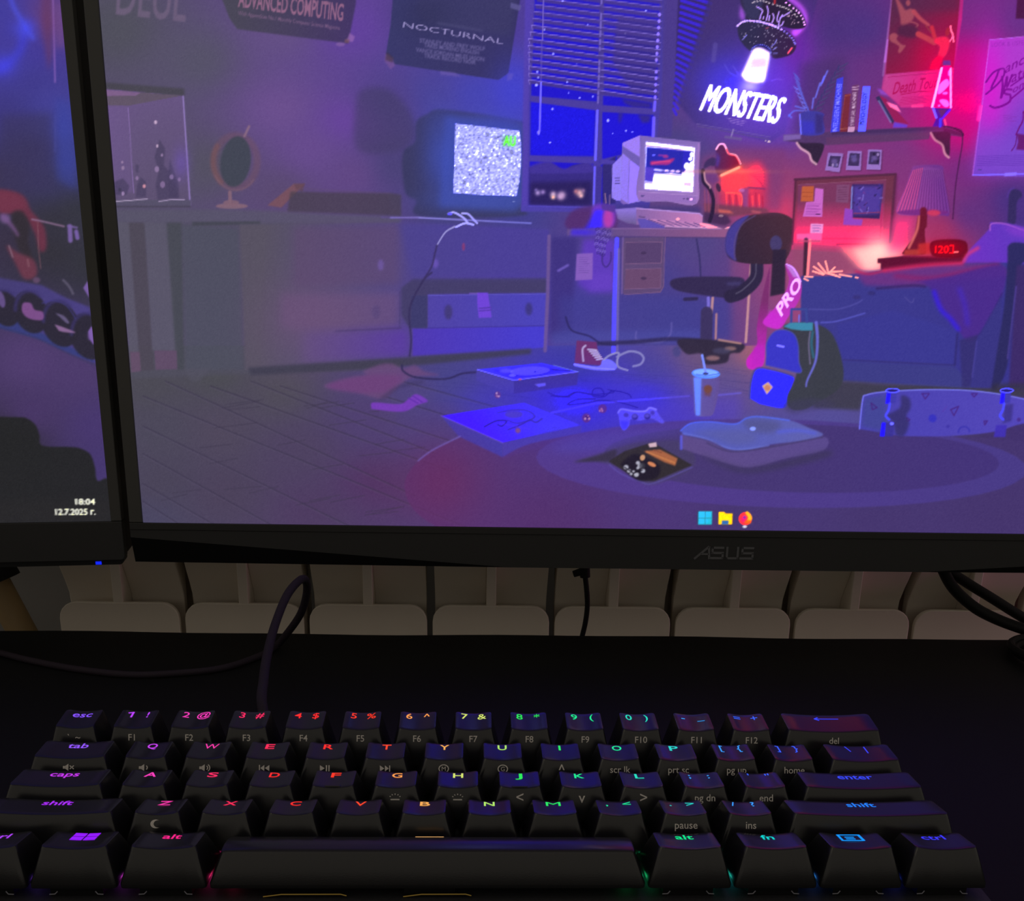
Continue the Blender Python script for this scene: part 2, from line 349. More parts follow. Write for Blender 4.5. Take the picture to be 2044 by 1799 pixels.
    for q in ([1245, 1085, 1290, 1160, 1280, 1290, 1360, 1380, 1390, 1540, 1230, 1560, 1215, 1440, 1240, 1330, 1205, 1230], [1325, 1240, 1390, 1420, 1400, 1545, 1320, 1545, 1310, 1380], [890, 1420, 960, 1390, 1010, 1450, 990, 1520, 900, 1520], [1100, 1380, 1140, 1420, 1140, 1540, 1060, 1540, 1070, 1440], [1060, 1280, 1085, 1290, 1080, 1350, 1060, 1340]):
        p.poly(T0(*q), (72, 62, 96), 0.75, blur=1.2)
    for x, y, r, c in [(1215, 953, 3, (226, 190, 226)), (1228, 1138, 2.4, (214, 180, 214)), (1225, 1320, 4.5, (156, 128, 176)), (1126, 1452, 3, (236, 160, 180)), (955, 1265, 2, (170, 140, 180)), (960, 1310, 3, (158, 130, 170)), (1340, 1380, 4, (140, 116, 164)), (1270, 1440, 5, (140, 112, 160)), (1400, 1400, 3, (146, 120, 164)), (960, 1510, 3, (170, 140, 190)), (935, 1480, 3, (60, 54, 80)), (1070, 1390, 3, (150, 120, 170)), (1265, 1210, 2.4, (160, 130, 176))]:
        q = T0(x, y)[0]; p.ell(q[0], q[1], r, r * 1.3, c, 0.9, blur=0.5)
    p.glow(362, 325, 12, 22, (112, 84, 190), 0.5)
    q = T0(1840, 1260)[0]; p.ring(q[0], q[1], 43, 52, 14, (112, 80, 98), 0.5, blur=2.5); p.ring(q[0], q[1], 45, 54, 10, (130, 84, 80), 0.4, a0=130, a1=215, blur=2); p.ell(q[0], q[1], 30, 51, (66, 70, 84), 0.95, rot=8, blur=1.5)
    p.ring(q[0], q[1], 47, 57, 4, (128, 96, 112), 0.4, a0=40, a1=150, blur=1)
    p.line(T0(1910, 1060, 1945, 985), 5, (140, 108, 130), .8, blur=.7); p.line(T0(1795, 1500, 1797, 1570), 7, (136, 102, 118), .85, blur=.8)
    p.ell(*T0(1810, 1608)[0], 32, 5.5, (134, 102, 118), 0.9, blur=.8); p.ell(*T0(1805, 1580)[0], 16, 5, (130, 98, 114), 0.85, blur=.8)
    # counter below, legs and shadow bands
    p.poly([(205, 418), (470, 418), (800, 432), (800, 452), (380, 446), (205, 444)], (88, 86, 104), 0.7, blur=3)
    p.poly([(230, 444), (800, 446), (800, 735), (262, 755)], (80, 78, 94), 0.75, blur=3)
    p.poly(T1(900, 240, 1010, 250, 1090, 1260, 1010, 1260), (90, 86, 104), .9, blur=1.5); p.poly(T1(1005, 250, 1130, 250, 1205, 1400, 1095, 1410), (76, 70, 84), 0.9, blur=1.5)
    p.poly(T1(1130, 250, 1300, 250, 1400, 1250, 1190, 1250), (90, 86, 106), 0.95, blur=1.5); p.poly(T1(1300, 250, 1420, 250, 1440, 1400, 1380, 1400), (70, 72, 82), 0.9, blur=2)
    p.poly(T1(1420, 270, 1860, 300, 1900, 1400, 1450, 1400), (78, 80, 96), 0.7, blur=3)
    p.poly(T1(1205, 1250, 1380, 1250, 1385, 1395, 1215, 1400), (100, 76, 106), 0.8, blur=1); p.poly(T1(1015, 1260, 1090, 1260, 1100, 1410, 1025, 1420), (104, 78, 106), 0.8, blur=1)
    p.poly(T1(1500, 245, 2034, 240, 2034, 262, 1500, 275), (66, 68, 78), 0.8, blur=1.5)
    p.poly(T1(1440, 1390, 1640, 1390, 1560, 1490, 1490, 1490), (84, 82, 98), .5, blur=2)
    # ---- dresser
    p.poly([(478, 448), (800, 444), (1095, 458), (1092, 690), (820, 715), (490, 738)], (88, 82, 98), 1, blur=2, c2=(78, 62, 158), g=((520, 600), (1000, 620)))
    p.poly(ZD(400, 680, 1180, 670, 1170, 900, 620, 930, 400, 900), (112, 82, 124), 0.55, blur=8); p.glow(620, 640, 70, 60, (108, 82, 120), .6)
    p.poly(ZD(480, 240, 1180, 215, 1180, 620, 480, 640), (96, 74, 112), 0.6, blur=8)
    p.poly(ZD(540, 930, 1240, 905, 1250, 1090, 540, 1140), (100, 78, 128), 0.8, blur=9, c2=(92, 60, 164), g=((610, 690), (800, 690)))
    p.poly(ZD(1265, 905, 2044, 890, 2150, 880, 2150, 1030, 1950, 1050, 1265, 1090), (80, 58, 176), 1, blur=1, c2=(72, 62, 206), g=((820, 690), (1060, 690)))
    p.line(ZD(760, 925, 1190, 905), 2.5, (66, 52, 100), 0.6, blur=1.2); p.line(ZD(1180, 665, 1180, 900), 2, (66, 54, 104), .6, blur=1)
    p.poly(ZD(1190, 640, 1270, 580, 2150, 575, 2150, 675, 1365, 682, 1362, 905, 1240, 900, 1190, 820), (68, 62, 104), 0.95, blur=2)
    p.poly(ZD(1260, 690, 1362, 690, 1360, 905, 1250, 905), (62, 60, 108), 1, blur=1)
    p.poly(ZD(1365, 685, 2145, 675, 2140, 890, 1365, 905), (80, 68, 164), 1, blur=.7, c2=(76, 68, 184), g=((860, 600), (1060, 620)))
    p.line(ZD(1365, 690, 2140, 680), 1.5, (100, 92, 200), .7); p.line(ZD(1365, 905, 2140, 890), 2, (62, 52, 140), .7, blur=.7)
    p.ell(*ZD(1500, 800)[0], 8, 15, (66, 58, 118), 0.9, blur=2); p.ell(*ZD(2030, 780)[0], 7, 13, (62, 56, 126), 0.9, blur=2); p.ell(*ZD(1025, 800)[0], 8, 14, (84, 68, 118), 0.6, blur=2.5); p.ell(*ZD(1055, 490)[0], 6, 11, (118, 94, 176), 0.6, blur=2)
    p.poly(ZD(1180, 215, 2150, 230, 2150, 575, 1260, 575), (74, 66, 146), .6, blur=6); p.ell(*ZD(1415, 480)[0], 6, 9, (112, 88, 190), .7, blur=2)
    p.ell(*ZD(1600, 370)[0], 3, 8, (150, 60, 110), .7, blur=1)
    p.line(so(ZD(1390, 540, 1330, 600, 1245, 780, 1255, 980, 1245, 1090)), 4, (56, 48, 92), 0.85, blur=.8)
    p.poly(ZD(1690, 672, 1760, 672, 1785, 835, 1700, 838, 1690, 740), (112, 70, 216), 1, blur=.7); p.line(ZD(1705, 775, 1780, 770), 2.5, (84, 58, 170)); p.line(ZD(1705, 792, 1782, 786), 2.5, (84, 58, 170)); p.line(ZD(1640, 678, 1690, 678), 3, (120, 90, 200), .7)
    p.poly(ZD(180, 1165, 1250, 1095, 2044, 1040, 2044, 1075, 1300, 1150, 900, 1180, 200, 1215), (64, 62, 80), 0.85, blur=2.5)
    # ---- posters on the wall
    p.poly(ZA(-10, -60, 60, 120, 110, 190, 840, 285, 890, 30, 905, -150, 0, -200), (72, 70, 84), 0.9, blur=1.2, c2=(66, 54, 96), g=((470, 20), (700, 60)))
    p.text('ADVANCED COMPUTING', ZA(115, 40)[0], ZA(805, 135)[0], ZA(125, -75)[0], (158, 108, 140), 0.85, bold=0.02, blur=.5)
    p.text('With Appendices No.1 Monthly Computer Science Magazine', ZA(115, 95)[0], ZA(785, 195)[0], ZA(118, 68)[0], (140, 104, 140), 0.7, bold=0.01, blur=.6)
    p.poly(ZA(850, 215, 885, 240, 870, 275, 830, 265), (160, 110, 180), .6, blur=1); p.ell(*ZA(790, 290)[0], 9, 4, (150, 112, 170), .5, blur=1); p.poly(ZA(820, 255, 850, 258, 848, 282, 815, 280), (120, 84, 100), .7, blur=1)
    p.poly(ZA(1150, -200, 1120, 160, 1085, 380, 1145, 420, 1830, 525, 1895, 480, 2005, -200), (58, 58, 106), 0.97, blur=.8, c2=(56, 52, 100), g=((800, 20), (1000, 140)))
    p.poly(ZA(1300, -100, 1290, 60, 1340, 150, 1440, 165, 1700, 200, 1900, 240, 1960, -100), (64, 62, 104), 0.5, blur=4); p.glow(850, 30, 40, 30, (50, 50, 88), .6)
    p.line(ZA(1430, 150, 1720, 200), 4, (86, 84, 128), .5, blur=2)
    p.text('NOCTURNAL', ZA(1200, 178)[0], ZA(1860, 290)[0], ZA(1206, 140)[0], (164, 152, 208), 0.9, bold=-0.004, blur=.4)
    for i, (a, b) in enumerate([((1310, 265), (1740, 325)), ((1340, 295), (1700, 350)), ((1285, 325), (1735, 395)), ((1340, 365), (1680, 415))]):
        p.text(['STANLEY AND FREY WOLF', 'TAKES MORENO ENGLISH', 'VANCE JORDAN MILES JASON', 'TRACK RECORD NOIR'][i], ZA(a[0], a[1] + 12)[0], ZA(b[0], b[1] + 8)[0], ZA(a[0] + 2, a[1] - 16)[0], (126, 116, 172), 0.7, bold=0.02, blur=.9)
    p.poly(ZA(1910, 15, 1980, 35, 1970, 70, 1908, 50), (96, 90, 150), .8, blur=.8); p.poly(ZA(1085, 350, 1130, 380, 1150, 430, 1120, 455, 1080, 400), (118, 84, 150), .7, blur=1.2)
    p.poly(ZA(1445, 465, 1540, 475, 1590, 505, 1450, 490), (108, 90, 170), .6, blur=1.2); p.poly(ZA(1890, 480, 1930, 485, 1915, 525, 1885, 530), (110, 92, 186), .7, blur=1.2); p.poly(ZA(1095, 340, 1140, 380, 1130, 410, 1085, 395), (70, 52, 66), .6, blur=1.5)
    # ---- things on the dresser: turned-over book, case, television
    p.poly(ZA(310, 1350, 480, 1210, 555, 1210, 400, 1365), (122, 82, 92), 0.85, blur=1.2); p.poly(ZA(480, 1208, 558, 1205, 540, 1260, 500, 1245), (96, 70, 84), .7, blur=1)
    p.poly(ZA(460, 1260, 1130, 1270, 1190, 1280, 1190, 1420, 440, 1390), (72, 64, 78), 0.75, blur=2); p.line(ZA(560, 1240, 1120, 1272), 2, (96, 78, 108), .4, blur=1)
    p.poly(sm(ZA(930, 590, 1080, 580, 1180, 650, 1260, 760, 1290, 900, 1150, 1000, 900, 980, 890, 700)), (66, 60, 98), 0.55, blur=6)
    p.poly(sm(ZA(1290, 800, 1360, 750, 1480, 720, 1990, 800, 2005, 900, 2000, 1330, 1960, 1420, 1320, 1420, 1290, 1320, 1215, 1260, 1200, 1010, 1280, 930)), (58, 58, 96), 0.9, blur=2.5)
    p.poly(ZA(1480, 760, 1995, 820, 2000, 1330, 1940, 1390, 1440, 1360), (64, 76, 160), 0.9, blur=6); p.glow(880, 310, 26, 60, (66, 84, 196), .6); p.glow(960, 400, 70, 14, (70, 84, 176), .55); p.glow(980, 240, 60, 16, (70, 80, 190), .5); p.glow(1020, 190, 30, 50, (66, 70, 210), .45)
    tv = ZA(1545, 812, 1700, 828, 1966, 860, 1975, 920, 1980, 1000, 1977, 1100, 1968, 1190, 1948, 1290, 1700, 1280, 1532, 1268, 1540, 1040, 1545, 812)
    p.line(tv, 3, (60, 74, 190), .8, blur=2); p.poly(tv, (176, 178, 236)); bx = p._box(tv, 1)
    rng = np.random.default_rng(1); base = p.c.copy()
    st = rng.normal(0, 1, ((bx[3] - bx[1]) // 2 + 2, (bx[2] - bx[0]) // 3 + 2)); st = np.repeat(np.repeat(st, 2, 0), 3, 1)[:bx[3] - bx[1], :bx[2] - bx[0]]; st = p._blur(st, .9) * 40
    v = p.c[bx[1] - p.y0:bx[3] - p.y0, bx[0] - p.x0:bx[2] - p.x0]; on = ((v[..., 2] > 225) & (v[..., 0] > 160))[..., None]
    v[...] = np.clip(np.where(on, v + st[..., None] * np.array([1, 1, .75]) + 4, v), 0, 255)
    p.poly(ZA(1855, 890, 1945, 890, 1945, 965, 1850, 965), (90, 220, 120), .3, blur=2)
    p.text('AU', ZA(1862, 955)[0], ZA(1942, 958)[0], ZA(1864, 888)[0], (110, 250, 40), .95, bold=.02, blur=.5); p.ell(*ZA(1930, 1325)[0], 2.5, 1.5, (130, 140, 210), .8)
    p.line(ZD(1120, 178, 1300, 178, 2044, 215), 3, (150, 140, 230), .95, blur=.6, c2=(120, 118, 220), g=((820, 430), (1060, 440))); p.line(ZD(1060, 176, 1300, 180), 3, (96, 76, 150), .6, blur=1)
    p.line(so(ZD(1500, 152, 1540, 145, 1600, 180, 1625, 210)), 4, (186, 180, 240), .95, blur=.4); p.line(so(ZD(1590, 150, 1630, 155, 1670, 195, 1690, 215)), 4, (176, 170, 236), .95, blur=.4); p.ell(*ZD(1510, 154)[0], 5, 3, (100, 92, 230))
    p.line(so(ZD(1665, 225, 1610, 215, 1550, 240)), 4, (190, 184, 244), .95, blur=.4); p.line(so(ZD(1540, 238, 1480, 275, 1425, 360)), 3.5, (160, 154, 220), .95, blur=.4, w2=2.4); p.line(so(ZD(1425, 360, 1410, 420, 1390, 500, 1340, 580)), 3.5, (60, 50, 100), .9, blur=.8)

    # ---- window and blind
    p.poly(ZB(170, -300, 1140, -300, 1100, 700, 1060, 960, 1000, 1500, 560, 1410, 140, 1430, 170, 700), (72, 60, 160), .95, blur=1)
    p.poly(ZB(170, -300, 250, -300, 190, 600, 185, 1400, 140, 1430, 150, 700), (84, 66, 176), .9, blur=1.5)
    for q in ([240, -300, 680, -300, 655, 690, 205, 650], [205, 690, 645, 750, 630, 1060, 200, 1055], [195, 1095, 630, 1110, 620, 1410, 190, 1395], [695, 650, 820, 660, 1030, 700, 1030, 740, 695, 715], [690, 760, 1040, 780, 1030, 1000, 960, 920, 830, 970, 820, 1050, 690, 1080], [680, 1120, 790, 1060, 770, 1380, 680, 1400], [700, -300, 1090, -300, 1060, 700, 700, 640]):
        p.poly(ZB(*q), (36, 26, 206), 1, blur=.8)
    p.poly(ZB(200, 690, 640, 745, 630, 1060, 200, 1055), (34, 28, 226), .8, blur=2); p.poly(ZB(690, 770, 1030, 790, 1010, 930, 690, 1080), (36, 26, 218), .8, blur=2)
    p.poly(so(ZB(190, 1140, 250, 1120, 330, 1105, 430, 1150, 500, 1120, 620, 1130, 620, 1410, 190, 1395)), (58, 46, 132), 1, blur=1.2); p.poly(so(ZB(190, 1130, 320, 1090, 420, 1145, 600, 1105, 625, 1170, 200, 1180)), (72, 56, 160), .7, blur=1.5)
    p.poly(ZB(200, 1240, 620, 1230, 615, 1400, 195, 1390), (44, 34, 92), .9, blur=4); p.poly(ZB(690, 1120, 780, 1060, 780, 1380, 690, 1400), (52, 44, 120), 1, blur=1)
    for x, y, r, c in [(250, 1310, 3.6, (180, 150, 220)), (285, 1305, 3.2, (160, 130, 206)), (355, 1320, 4, (220, 180, 220)), (355, 1340, 3, (255, 210, 190)), (405, 1335, 4.5, (226, 180, 226)), (415, 1325, 5, (200, 160, 210)), (535, 1310, 5, (236, 180, 190)), (545, 1330, 3, (240, 190, 200)), (510, 1300, 3, (190, 120, 140)), (238, 1290, 2, (120, 100, 180)), (560, 1295, 2.4, (150, 110, 160))]:
        q = ZB(x, y)[0]; p.glow(q[0], q[1], r, r, c, .95)
    # tree outside, upper right pane
    for q in ([820, 670, 1020, 700, 1020, 735, 900, 730, 840, 700], [800, 760, 830, 770, 810, 840, 800, 820], [930, 775, 1020, 780, 1010, 830, 960, 835], [800, 100, 1060, 160, 1060, 640, 900, 640, 760, 420, 780, 200]): p.poly(ZB(*q), (58, 46, 128), .8, blur=2.5)
    # slats
    for i in range(19):
        yl = 540 - (18 - i) * 46.4; yr = yl + 104 + i * 1.7
        xl = 262 - max(0, i - 4) * 9 if i < 12 else 188
        p.poly(ZB(xl, yl + 2, 1105 - i * 2, yr - 2, 1105 - i * 2, yr + 25, xl, yl + 25), (74, 58, 140), .9, blur=.7); p.line(ZB(xl, yl, 1105 - i * 2, yr - 2), 1.7, (140, 118, 224), .9, blur=.3)
        if i > 9: p.line(ZB(xl, yl, xl + 6, yl + 30), 1.6, (140, 118, 224), .8)
    p.poly(ZB(215, 0, 1100, 0, 1090, 250, 200, 180), (80, 62, 150), .25, blur=8)
    p.poly(ZB(205, 650, 700, 715, 1060, 740, 1060, 775, 690, 752, 205, 690), (76, 62, 160), 1, blur=.8); p.poly(ZB(195, 1055, 640, 1080, 830, 1095, 830, 1120, 640, 1112, 195, 1092), (76, 62, 166), 1, blur=.8)
    for y0, y1 in [(0, 25), (90, 130), (145, 190), (210, 245), (270, 300), (320, 340), (410, 440), (455, 490), (510, 540), (560, 590), (620, 640), (655, 700)]: p.line(ZB(684 - y0 * .035, y0, 684 - y1 * .035, y1), 3.4, (150, 130, 236), .9, blur=.5)
    p.line(ZB(688, -60, 660, 700), 7, (70, 56, 140), .35, blur=1); p.poly(ZB(660, 750, 690, 750, 680, 1110, 655, 1110), (72, 60, 160)); p.line(ZB(655, 750, 642, 1085), 4.5, (120, 108, 246), .95, blur=.5); p.line(ZB(638, 1135, 630, 1405), 4.5, (112, 100, 236), .95, blur=.5); p.poly(ZB(650, 1130, 690, 1130, 680, 1400, 640, 1405), (66, 54, 150))
    p.line(ZB(1040, 800, 1035, 930), 6.5, (120, 100, 240), .9, blur=.7); p.line(ZB(1048, 690, 1042, 750), 6, (120, 100, 240), .9, blur=.6)
    for i in range(8): p.ell(*ZB(1078 - i * 3, 98 + i * 44)[0], 2.8, 3.6, (170, 140, 240), .95, blur=.4)
    for i in range(5): p.ell(*ZB(1056 - i * 2, 488 + i * 43)[0], 2.6, 3.4, (160, 132, 240), .95, blur=.4)
    p.line(ZB(290, -40, 283, 270), 2.6, (130, 110, 210), .8); p.line(ZB(278, 270, 272, 560), 2.4, (110, 92, 190), .6); p.line(ZB(272, 560, 262, 890), 3.6, (124, 112, 236), .95, blur=.4); p.ell(*ZB(256, 900)[0], 2.6, 4.5, (140, 126, 236))
    for x, y, r in [(985, 72, 1.6), (295, 200, 1.6), (355, 365, 2), (247, 487, 1.8), (253, 525, 1.6), (241, 577, 2.6), (450, 556, 1.6), (350, 740, 2), (728, 818, 2.6), (850, 888, 1.7), (893, 897, 1.3), (333, 968, 1.8), (625, 655, 1.6), (535, 663, 1.6), (460, 630, 1.2), (760, 905, 1), (420, 3, 1.6), (590, 165, 1.2), (515, 435, 1), (845, 225, 1)]:
        q = ZB(x, y)[0]; p.ell(q[0], q[1], r, r, (206, 204, 255), .95, blur=.5)
    p.poly(ZB(1110, -300, 1230, -300, 1190, 500, 1160, 930, 1060, 930, 1095, 600), (76, 60, 142), .9, blur=1.5)
    p.poly(ZB(140, 1395, 620, 1400, 620, 1440, 135, 1438), (78, 66, 170), .9, blur=1); p.line(ZB(190, 1398, 600, 1410), 2, (88, 76, 196), .8)
    # second blind beyond
    p.poly(ZB(1215, -300, 1470, -300, 1425, 30, 1170, 740, 1185, 500), (58, 44, 108), .95, blur=1)
    for i in range(21):
        y = -80 + i * 41; t = i / 20.0; xa = 1235 - 62 * t; xb = 1440 - i * 12.4
        if xb > xa + 6: p.line(ZB(xa, y, xb, y + 62 - i * 1.2), 6.6 - i * .06, (64, 42, 222), .95, blur=.6)
    # ---- UFO poster
    p.poly(ZB(1470, -200, 2200, -200, 1930, 900, 1830, 970, 1320, 840, 1200, 700), (64, 50, 112), .8, blur=2)
    p.glow(1445, 175, 40, 70, (70, 60, 170), .6, rot=15); p.glow(1470, 165, 55, 36, (74, 60, 250), .8); p.glow(1550, 160, 45, 60, (112, 60, 236), .8); p.glow(1590, 80, 24, 60, (120, 40, 176), .7); p.glow(1530, 240, 60, 26, (110, 66, 210), .7); p.glow(1505, 250, 60, 30, (98, 66, 190), .5)
    p.ring(1545, 28, 64, 40, 9, (206, 90, 255), .85, a0=-70, a1=40, blur=3, rot=14); p.poly(ZU(770, 60, 850, 200, 830, 300, 790, 320, 750, 240), (176, 90, 236), .85, blur=3); p.poly(ZU(1560, 470, 1740, 450, 1640, 560, 1600, 560), (226, 90, 255), .95, blur=3)
    p.poly(sm(ZU(800, -200, 780, 60, 860, 200, 880, 310, 1300, 380, 1600, 450, 1760, 430, 1790, 350, 1700, 180, 1500, 0, 1300, -200)), (46, 34, 62), .98, blur=.8); p.poly(sm(ZU(800, -150, 790, 60, 880, 290, 1050, 300, 1100, 100, 1150, -150)), (58, 56, 96), .9, blur=3)
    p.poly(sm(ZU(720, 420, 780, 350, 960, 320, 1200, 360, 1420, 440, 1580, 560, 1640, 700, 1580, 830, 1440, 890, 1280, 905, 1220, 800, 1060, 730, 930, 800, 760, 620)), (50, 46, 80), .98, blur=.8, c2=(60, 34, 74), g=((1500, 80), (1590, 100)))
    p.ring(1519, 104, 19, 14, 4, (40, 30, 140), .9, a0=170, a1=370, blur=.7, rot=12)
    for i in range(15): a = 190 + i * 12.5; p.ell(1519 + 20 * math.cos(math.radians(a)), 104 + 15 * math.sin(math.radians(a)), 1.3, 1, (130, 130, 240), .9)
    arc = spline(ZU(720, 400, 780, 350, 870, 322, 1030, 330, 1180, 365, 1310, 410, 1450, 485, 1570, 590, 1620, 680), 3)
    for i, q in enumerate(arc): p.ell(q[0], q[1], 3.6 if 6 < i < 16 else 2.2, 1.9, (236, 206, 255) if i < 18 else (150, 120, 236), .95, rot=16)
    for i, q in enumerate(spline(ZU(960, 40, 1030, 15, 1130, 15, 1210, 40, 1340, 80, 1420, 105, 1480, 125, 1560, 170, 1650, 260), 2)): p.ell(q[0], q[1], 2.2, 1.2, (226, 206, 226), .9, rot=25)
    for i, q in enumerate(spline(ZU(1480, 40, 1595, 125, 1680, 195, 1740, 290, 1770, 380), 2)): p.ell(q[0], q[1], 1.8, 1.8, (246, 210, 250), .95)
    for q in ([1020, 100, 1110, 160, 1085, 230, 1068, 300], [1180, 90, 1200, 180, 1170, 310], [1270, 210, 1290, 270, 1255, 360], [1370, 180, 1340, 280, 1350, 340], [1540, 185, 1450, 240, 1390, 280, 1360, 400], [1420, 230, 1390, 280], [1440, 330, 1410, 390, 1370, 400], [1220, 240, 1210, 320], [1130, 260, 1120, 290]): p.line(so(ZU(*q)), 2.4, (206, 160, 240), .95, blur=.3)
    for q in ([1330, 620, 1300, 680, 1250, 720], [1280, 770, 1330, 735], [1280, 830, 1340, 830], [800, 615, 865, 545]): p.line(ZU(*q), 1.8, (140, 130, 240), .9, blur=.3)
    p.line(ZU(1570, 745, 1510, 825), 3, (255, 100, 140), .95, blur=.5); p.line(ZU(1305, -20, 1300, 50), 3.5, (210, 50, 60), .9, blur=.8); p.line(ZU(1165, 440, 1205, 425), 2, (190, 90, 120), .8)
    for i in range(46):
        a = rnd.uniform(0, 6.28); r = math.sqrt(rnd.random()); q = ZU(1180 + 400 * r * math.cos(a), 580 + 190 * r * math.sin(a) + 60 * r * math.cos(a))[0]
        if not (1498 < q[0] < 1535 and q[1] > 92): p.ell(q[0], q[1], rnd.uniform(.6, 1.5), rnd.uniform(.6, 1.5), (206, 190, 236), rnd.uniform(.4, .95))
    for i in range(14): q = ZU(rnd.uniform(1480, 1720), rnd.uniform(200, 400))[0]; p.ell(q[0], q[1], 1.1, 1.1, (226, 180, 220), .8)
    p.poly(ZU(940, 800, 780, 1140, 760, 1200, 860, 1270, 1020, 1300, 1160, 1240, 1230, 850), (150, 110, 255), .8, blur=7)
    p.poly(so(ZU(945, 790, 1000, 745, 1090, 745, 1180, 790, 1228, 860, 1150, 1240, 1080, 1285, 980, 1290, 860, 1260, 775, 1170)), (250, 236, 255), 1, blur=1.6); p.poly(ZU(800, 1130, 1150, 1130, 1140, 1250, 1000, 1290, 850, 1250), (255, 255, 255), 1, blur=3); p.poly(ZU(960, 900, 1190, 900, 1170, 1050, 900, 1050), (226, 206, 250), .6, blur=4)
    p.glow(1497, 172, 12, 9, (226, 206, 255), .8); p.glow(1485, 190, 10, 10, (190, 160, 255), .6)
    p.line(so(ZU(520, 1000, 600, 1130, 730, 1200)), 1.5, (120, 110, 250), .5, blur=.8); p.line(so(ZU(650, 1030, 700, 1100, 740, 1170)), 1.4, (140, 120, 250), .5, blur=.8); p.line(so(ZU(1250, 1260, 1340, 1230, 1420, 1250)), 1.4, (160, 110, 250), .5, blur=.8)
    p.line(ZU(375, 690, 345, 940), 9, (98, 84, 170), .5, blur=1.2)
    # MONSTERS: leaning letters along a falling baseline
    W = (255, 255, 255)
    for d in (-4, 0, 4): p.text('MONSTERS', ZB(1352 + d, 745)[0], ZB(1872 + d, 838)[0], ZB(1430 + d, 562)[0], (120, 80, 255), .45, bold=.01, blur=3)
    for d in (-4.4, -2.2, 0, 2.2, 4.4): p.text('MONSTERS', ZB(1352 + d, 745 + d * .2)[0], ZB(1872 + d, 838 + d * .2)[0], ZB(1430 + d, 562 + d * .2)[0], W, 1, bold=.0, blur=.4)
    for i in range(3): p.line(ZB(1535 + i * 12, 800 + i * 14, 1670 - i * 14, 826 + i * 12), 1.2, (190, 150, 236), .6)
    p.line(ZB(1330, 840, 1830, 930), 1.6, (120, 100, 170), .6); p.line(ZB(1340, 856, 1820, 945), 3, (96, 78, 140), .6); p.line(ZB(1580, 880, 1565, 930), 3, (150, 130, 190), .8); p.poly(ZB(1520, 920, 1640, 935, 1635, 955, 1518, 938), (110, 92, 150), .7, blur=.7); p.ell(*ZB(1822, 962)[0], 3, 2, (236, 200, 220), .9); p.ell(*ZB(1800, 955)[0], 2, 1.2, (220, 190, 210), .8)

    # ---- old computer on the desk
    p.poly(ZM(100, 890, 60, 900, 180, 930, 1100, 940, 1100, 1030, 350, 960, 120, 980), (62, 54, 120), .7, blur=4)
    p.poly(ZM(70, 460, 190, 340, 200, 880, 120, 870, 65, 840), (150, 128, 226)); p.poly(ZM(190, 200, 395, 115, 400, 880, 250, 910, 170, 870, 185, 340), (146, 120, 220)); p.poly(ZM(190, 205, 390, 115, 390, 360, 200, 240), (160, 128, 226)); p.poly(ZM(190, 240, 390, 370, 390, 490, 190, 320), (112, 94, 180)); p.poly(ZM(190, 330, 270, 390, 250, 900, 170, 860), (150, 124, 226)); p.poly(ZM(270, 400, 385, 480, 365, 870, 255, 905), (160, 128, 232))
    p.line(ZM(268, 400, 256, 900), 1.4, (124, 104, 196)); p.poly(ZM(170, 850, 255, 905, 200, 915, 170, 890), (128, 100, 190))
    for y in (607, 640, 672): p.line(ZM(105, y, 155, y), 1.8, (70, 58, 130))
    p.poly(so(ZM(395, 115, 600, 140, 1060, 190, 1088, 215, 1070, 540, 1050, 905, 700, 880, 365, 850, 385, 480), 5), (126, 104, 186), 1, blur=.4, c2=(158, 118, 190), g=((1290, 290), (1380, 400)))
    p.poly(ZM(375, 765, 1060, 815, 1050, 905, 365, 850), (150, 112, 190), 1, blur=.4); p.line(ZM(375, 765, 1060, 815), 1.4, (186, 146, 216), .8); p.ell(*ZM(985, 855)[0], 2.4, 2, (255, 226, 255)); p.ell(*ZM(942, 850)[0], 2.4, 2.2, (90, 66, 130)); p.ell(*ZM(900, 848)[0], 2, 1.8, (96, 72, 136)); p.ell(*ZM(420, 815)[0], 4, 2, (100, 80, 150)); p.poly(ZM(1060, 200, 1088, 215, 1055, 905, 1040, 900), (176, 128, 206), .6, blur=1)
    sc = ZM(460, 190, 1028, 258, 1003, 770, 445, 735); p.poly(sc, (206, 190, 255), .6, blur=3); p.poly(sc, (242, 236, 255))
    p.poly(ZM(470, 250, 1010, 300, 1005, 400, 900, 540, 545, 560, 535, 650, 450, 640), (50, 44, 196), 1, blur=.6); p.poly(ZM(475, 270, 895, 305, 875, 565, 470, 510), (44, 44, 176), 1, blur=.6); p.poly(ZM(455, 480, 560, 490, 540, 650, 448, 640), (86, 64, 210), 1, blur=.8)
    p.line(ZM(470, 232, 890, 285), 2.5, (190, 150, 220), .9); p.poly(so(ZM(515, 460, 520, 415, 640, 410, 790, 380, 730, 450, 640, 455)), (196, 50, 130), .85, blur=1.2); p.line(ZM(530, 440, 620, 420, 740, 412), 2.5, (236, 80, 140), .8, blur=.8); p.line(ZM(610, 345, 700, 350), 3, (176, 60, 170), .8, blur=1); p.ell(*ZM(690, 362)[0], 6, 3, (196, 60, 140), .7, blur=1)
    p.line(ZM(565, 512, 640, 520), 4, (230, 220, 255), .95, blur=.5); p.line(ZM(640, 520, 845, 535), 3.4, (150, 140, 236), .9, blur=.6); p.line(ZM(560, 555, 870, 578), 3, (206, 190, 230), .9)
    for x, y in [(700, 524), (770, 528), (830, 532)]: p.ell(*ZM(x, y)[0], 4, 2.2, (236, 230, 255), .9)
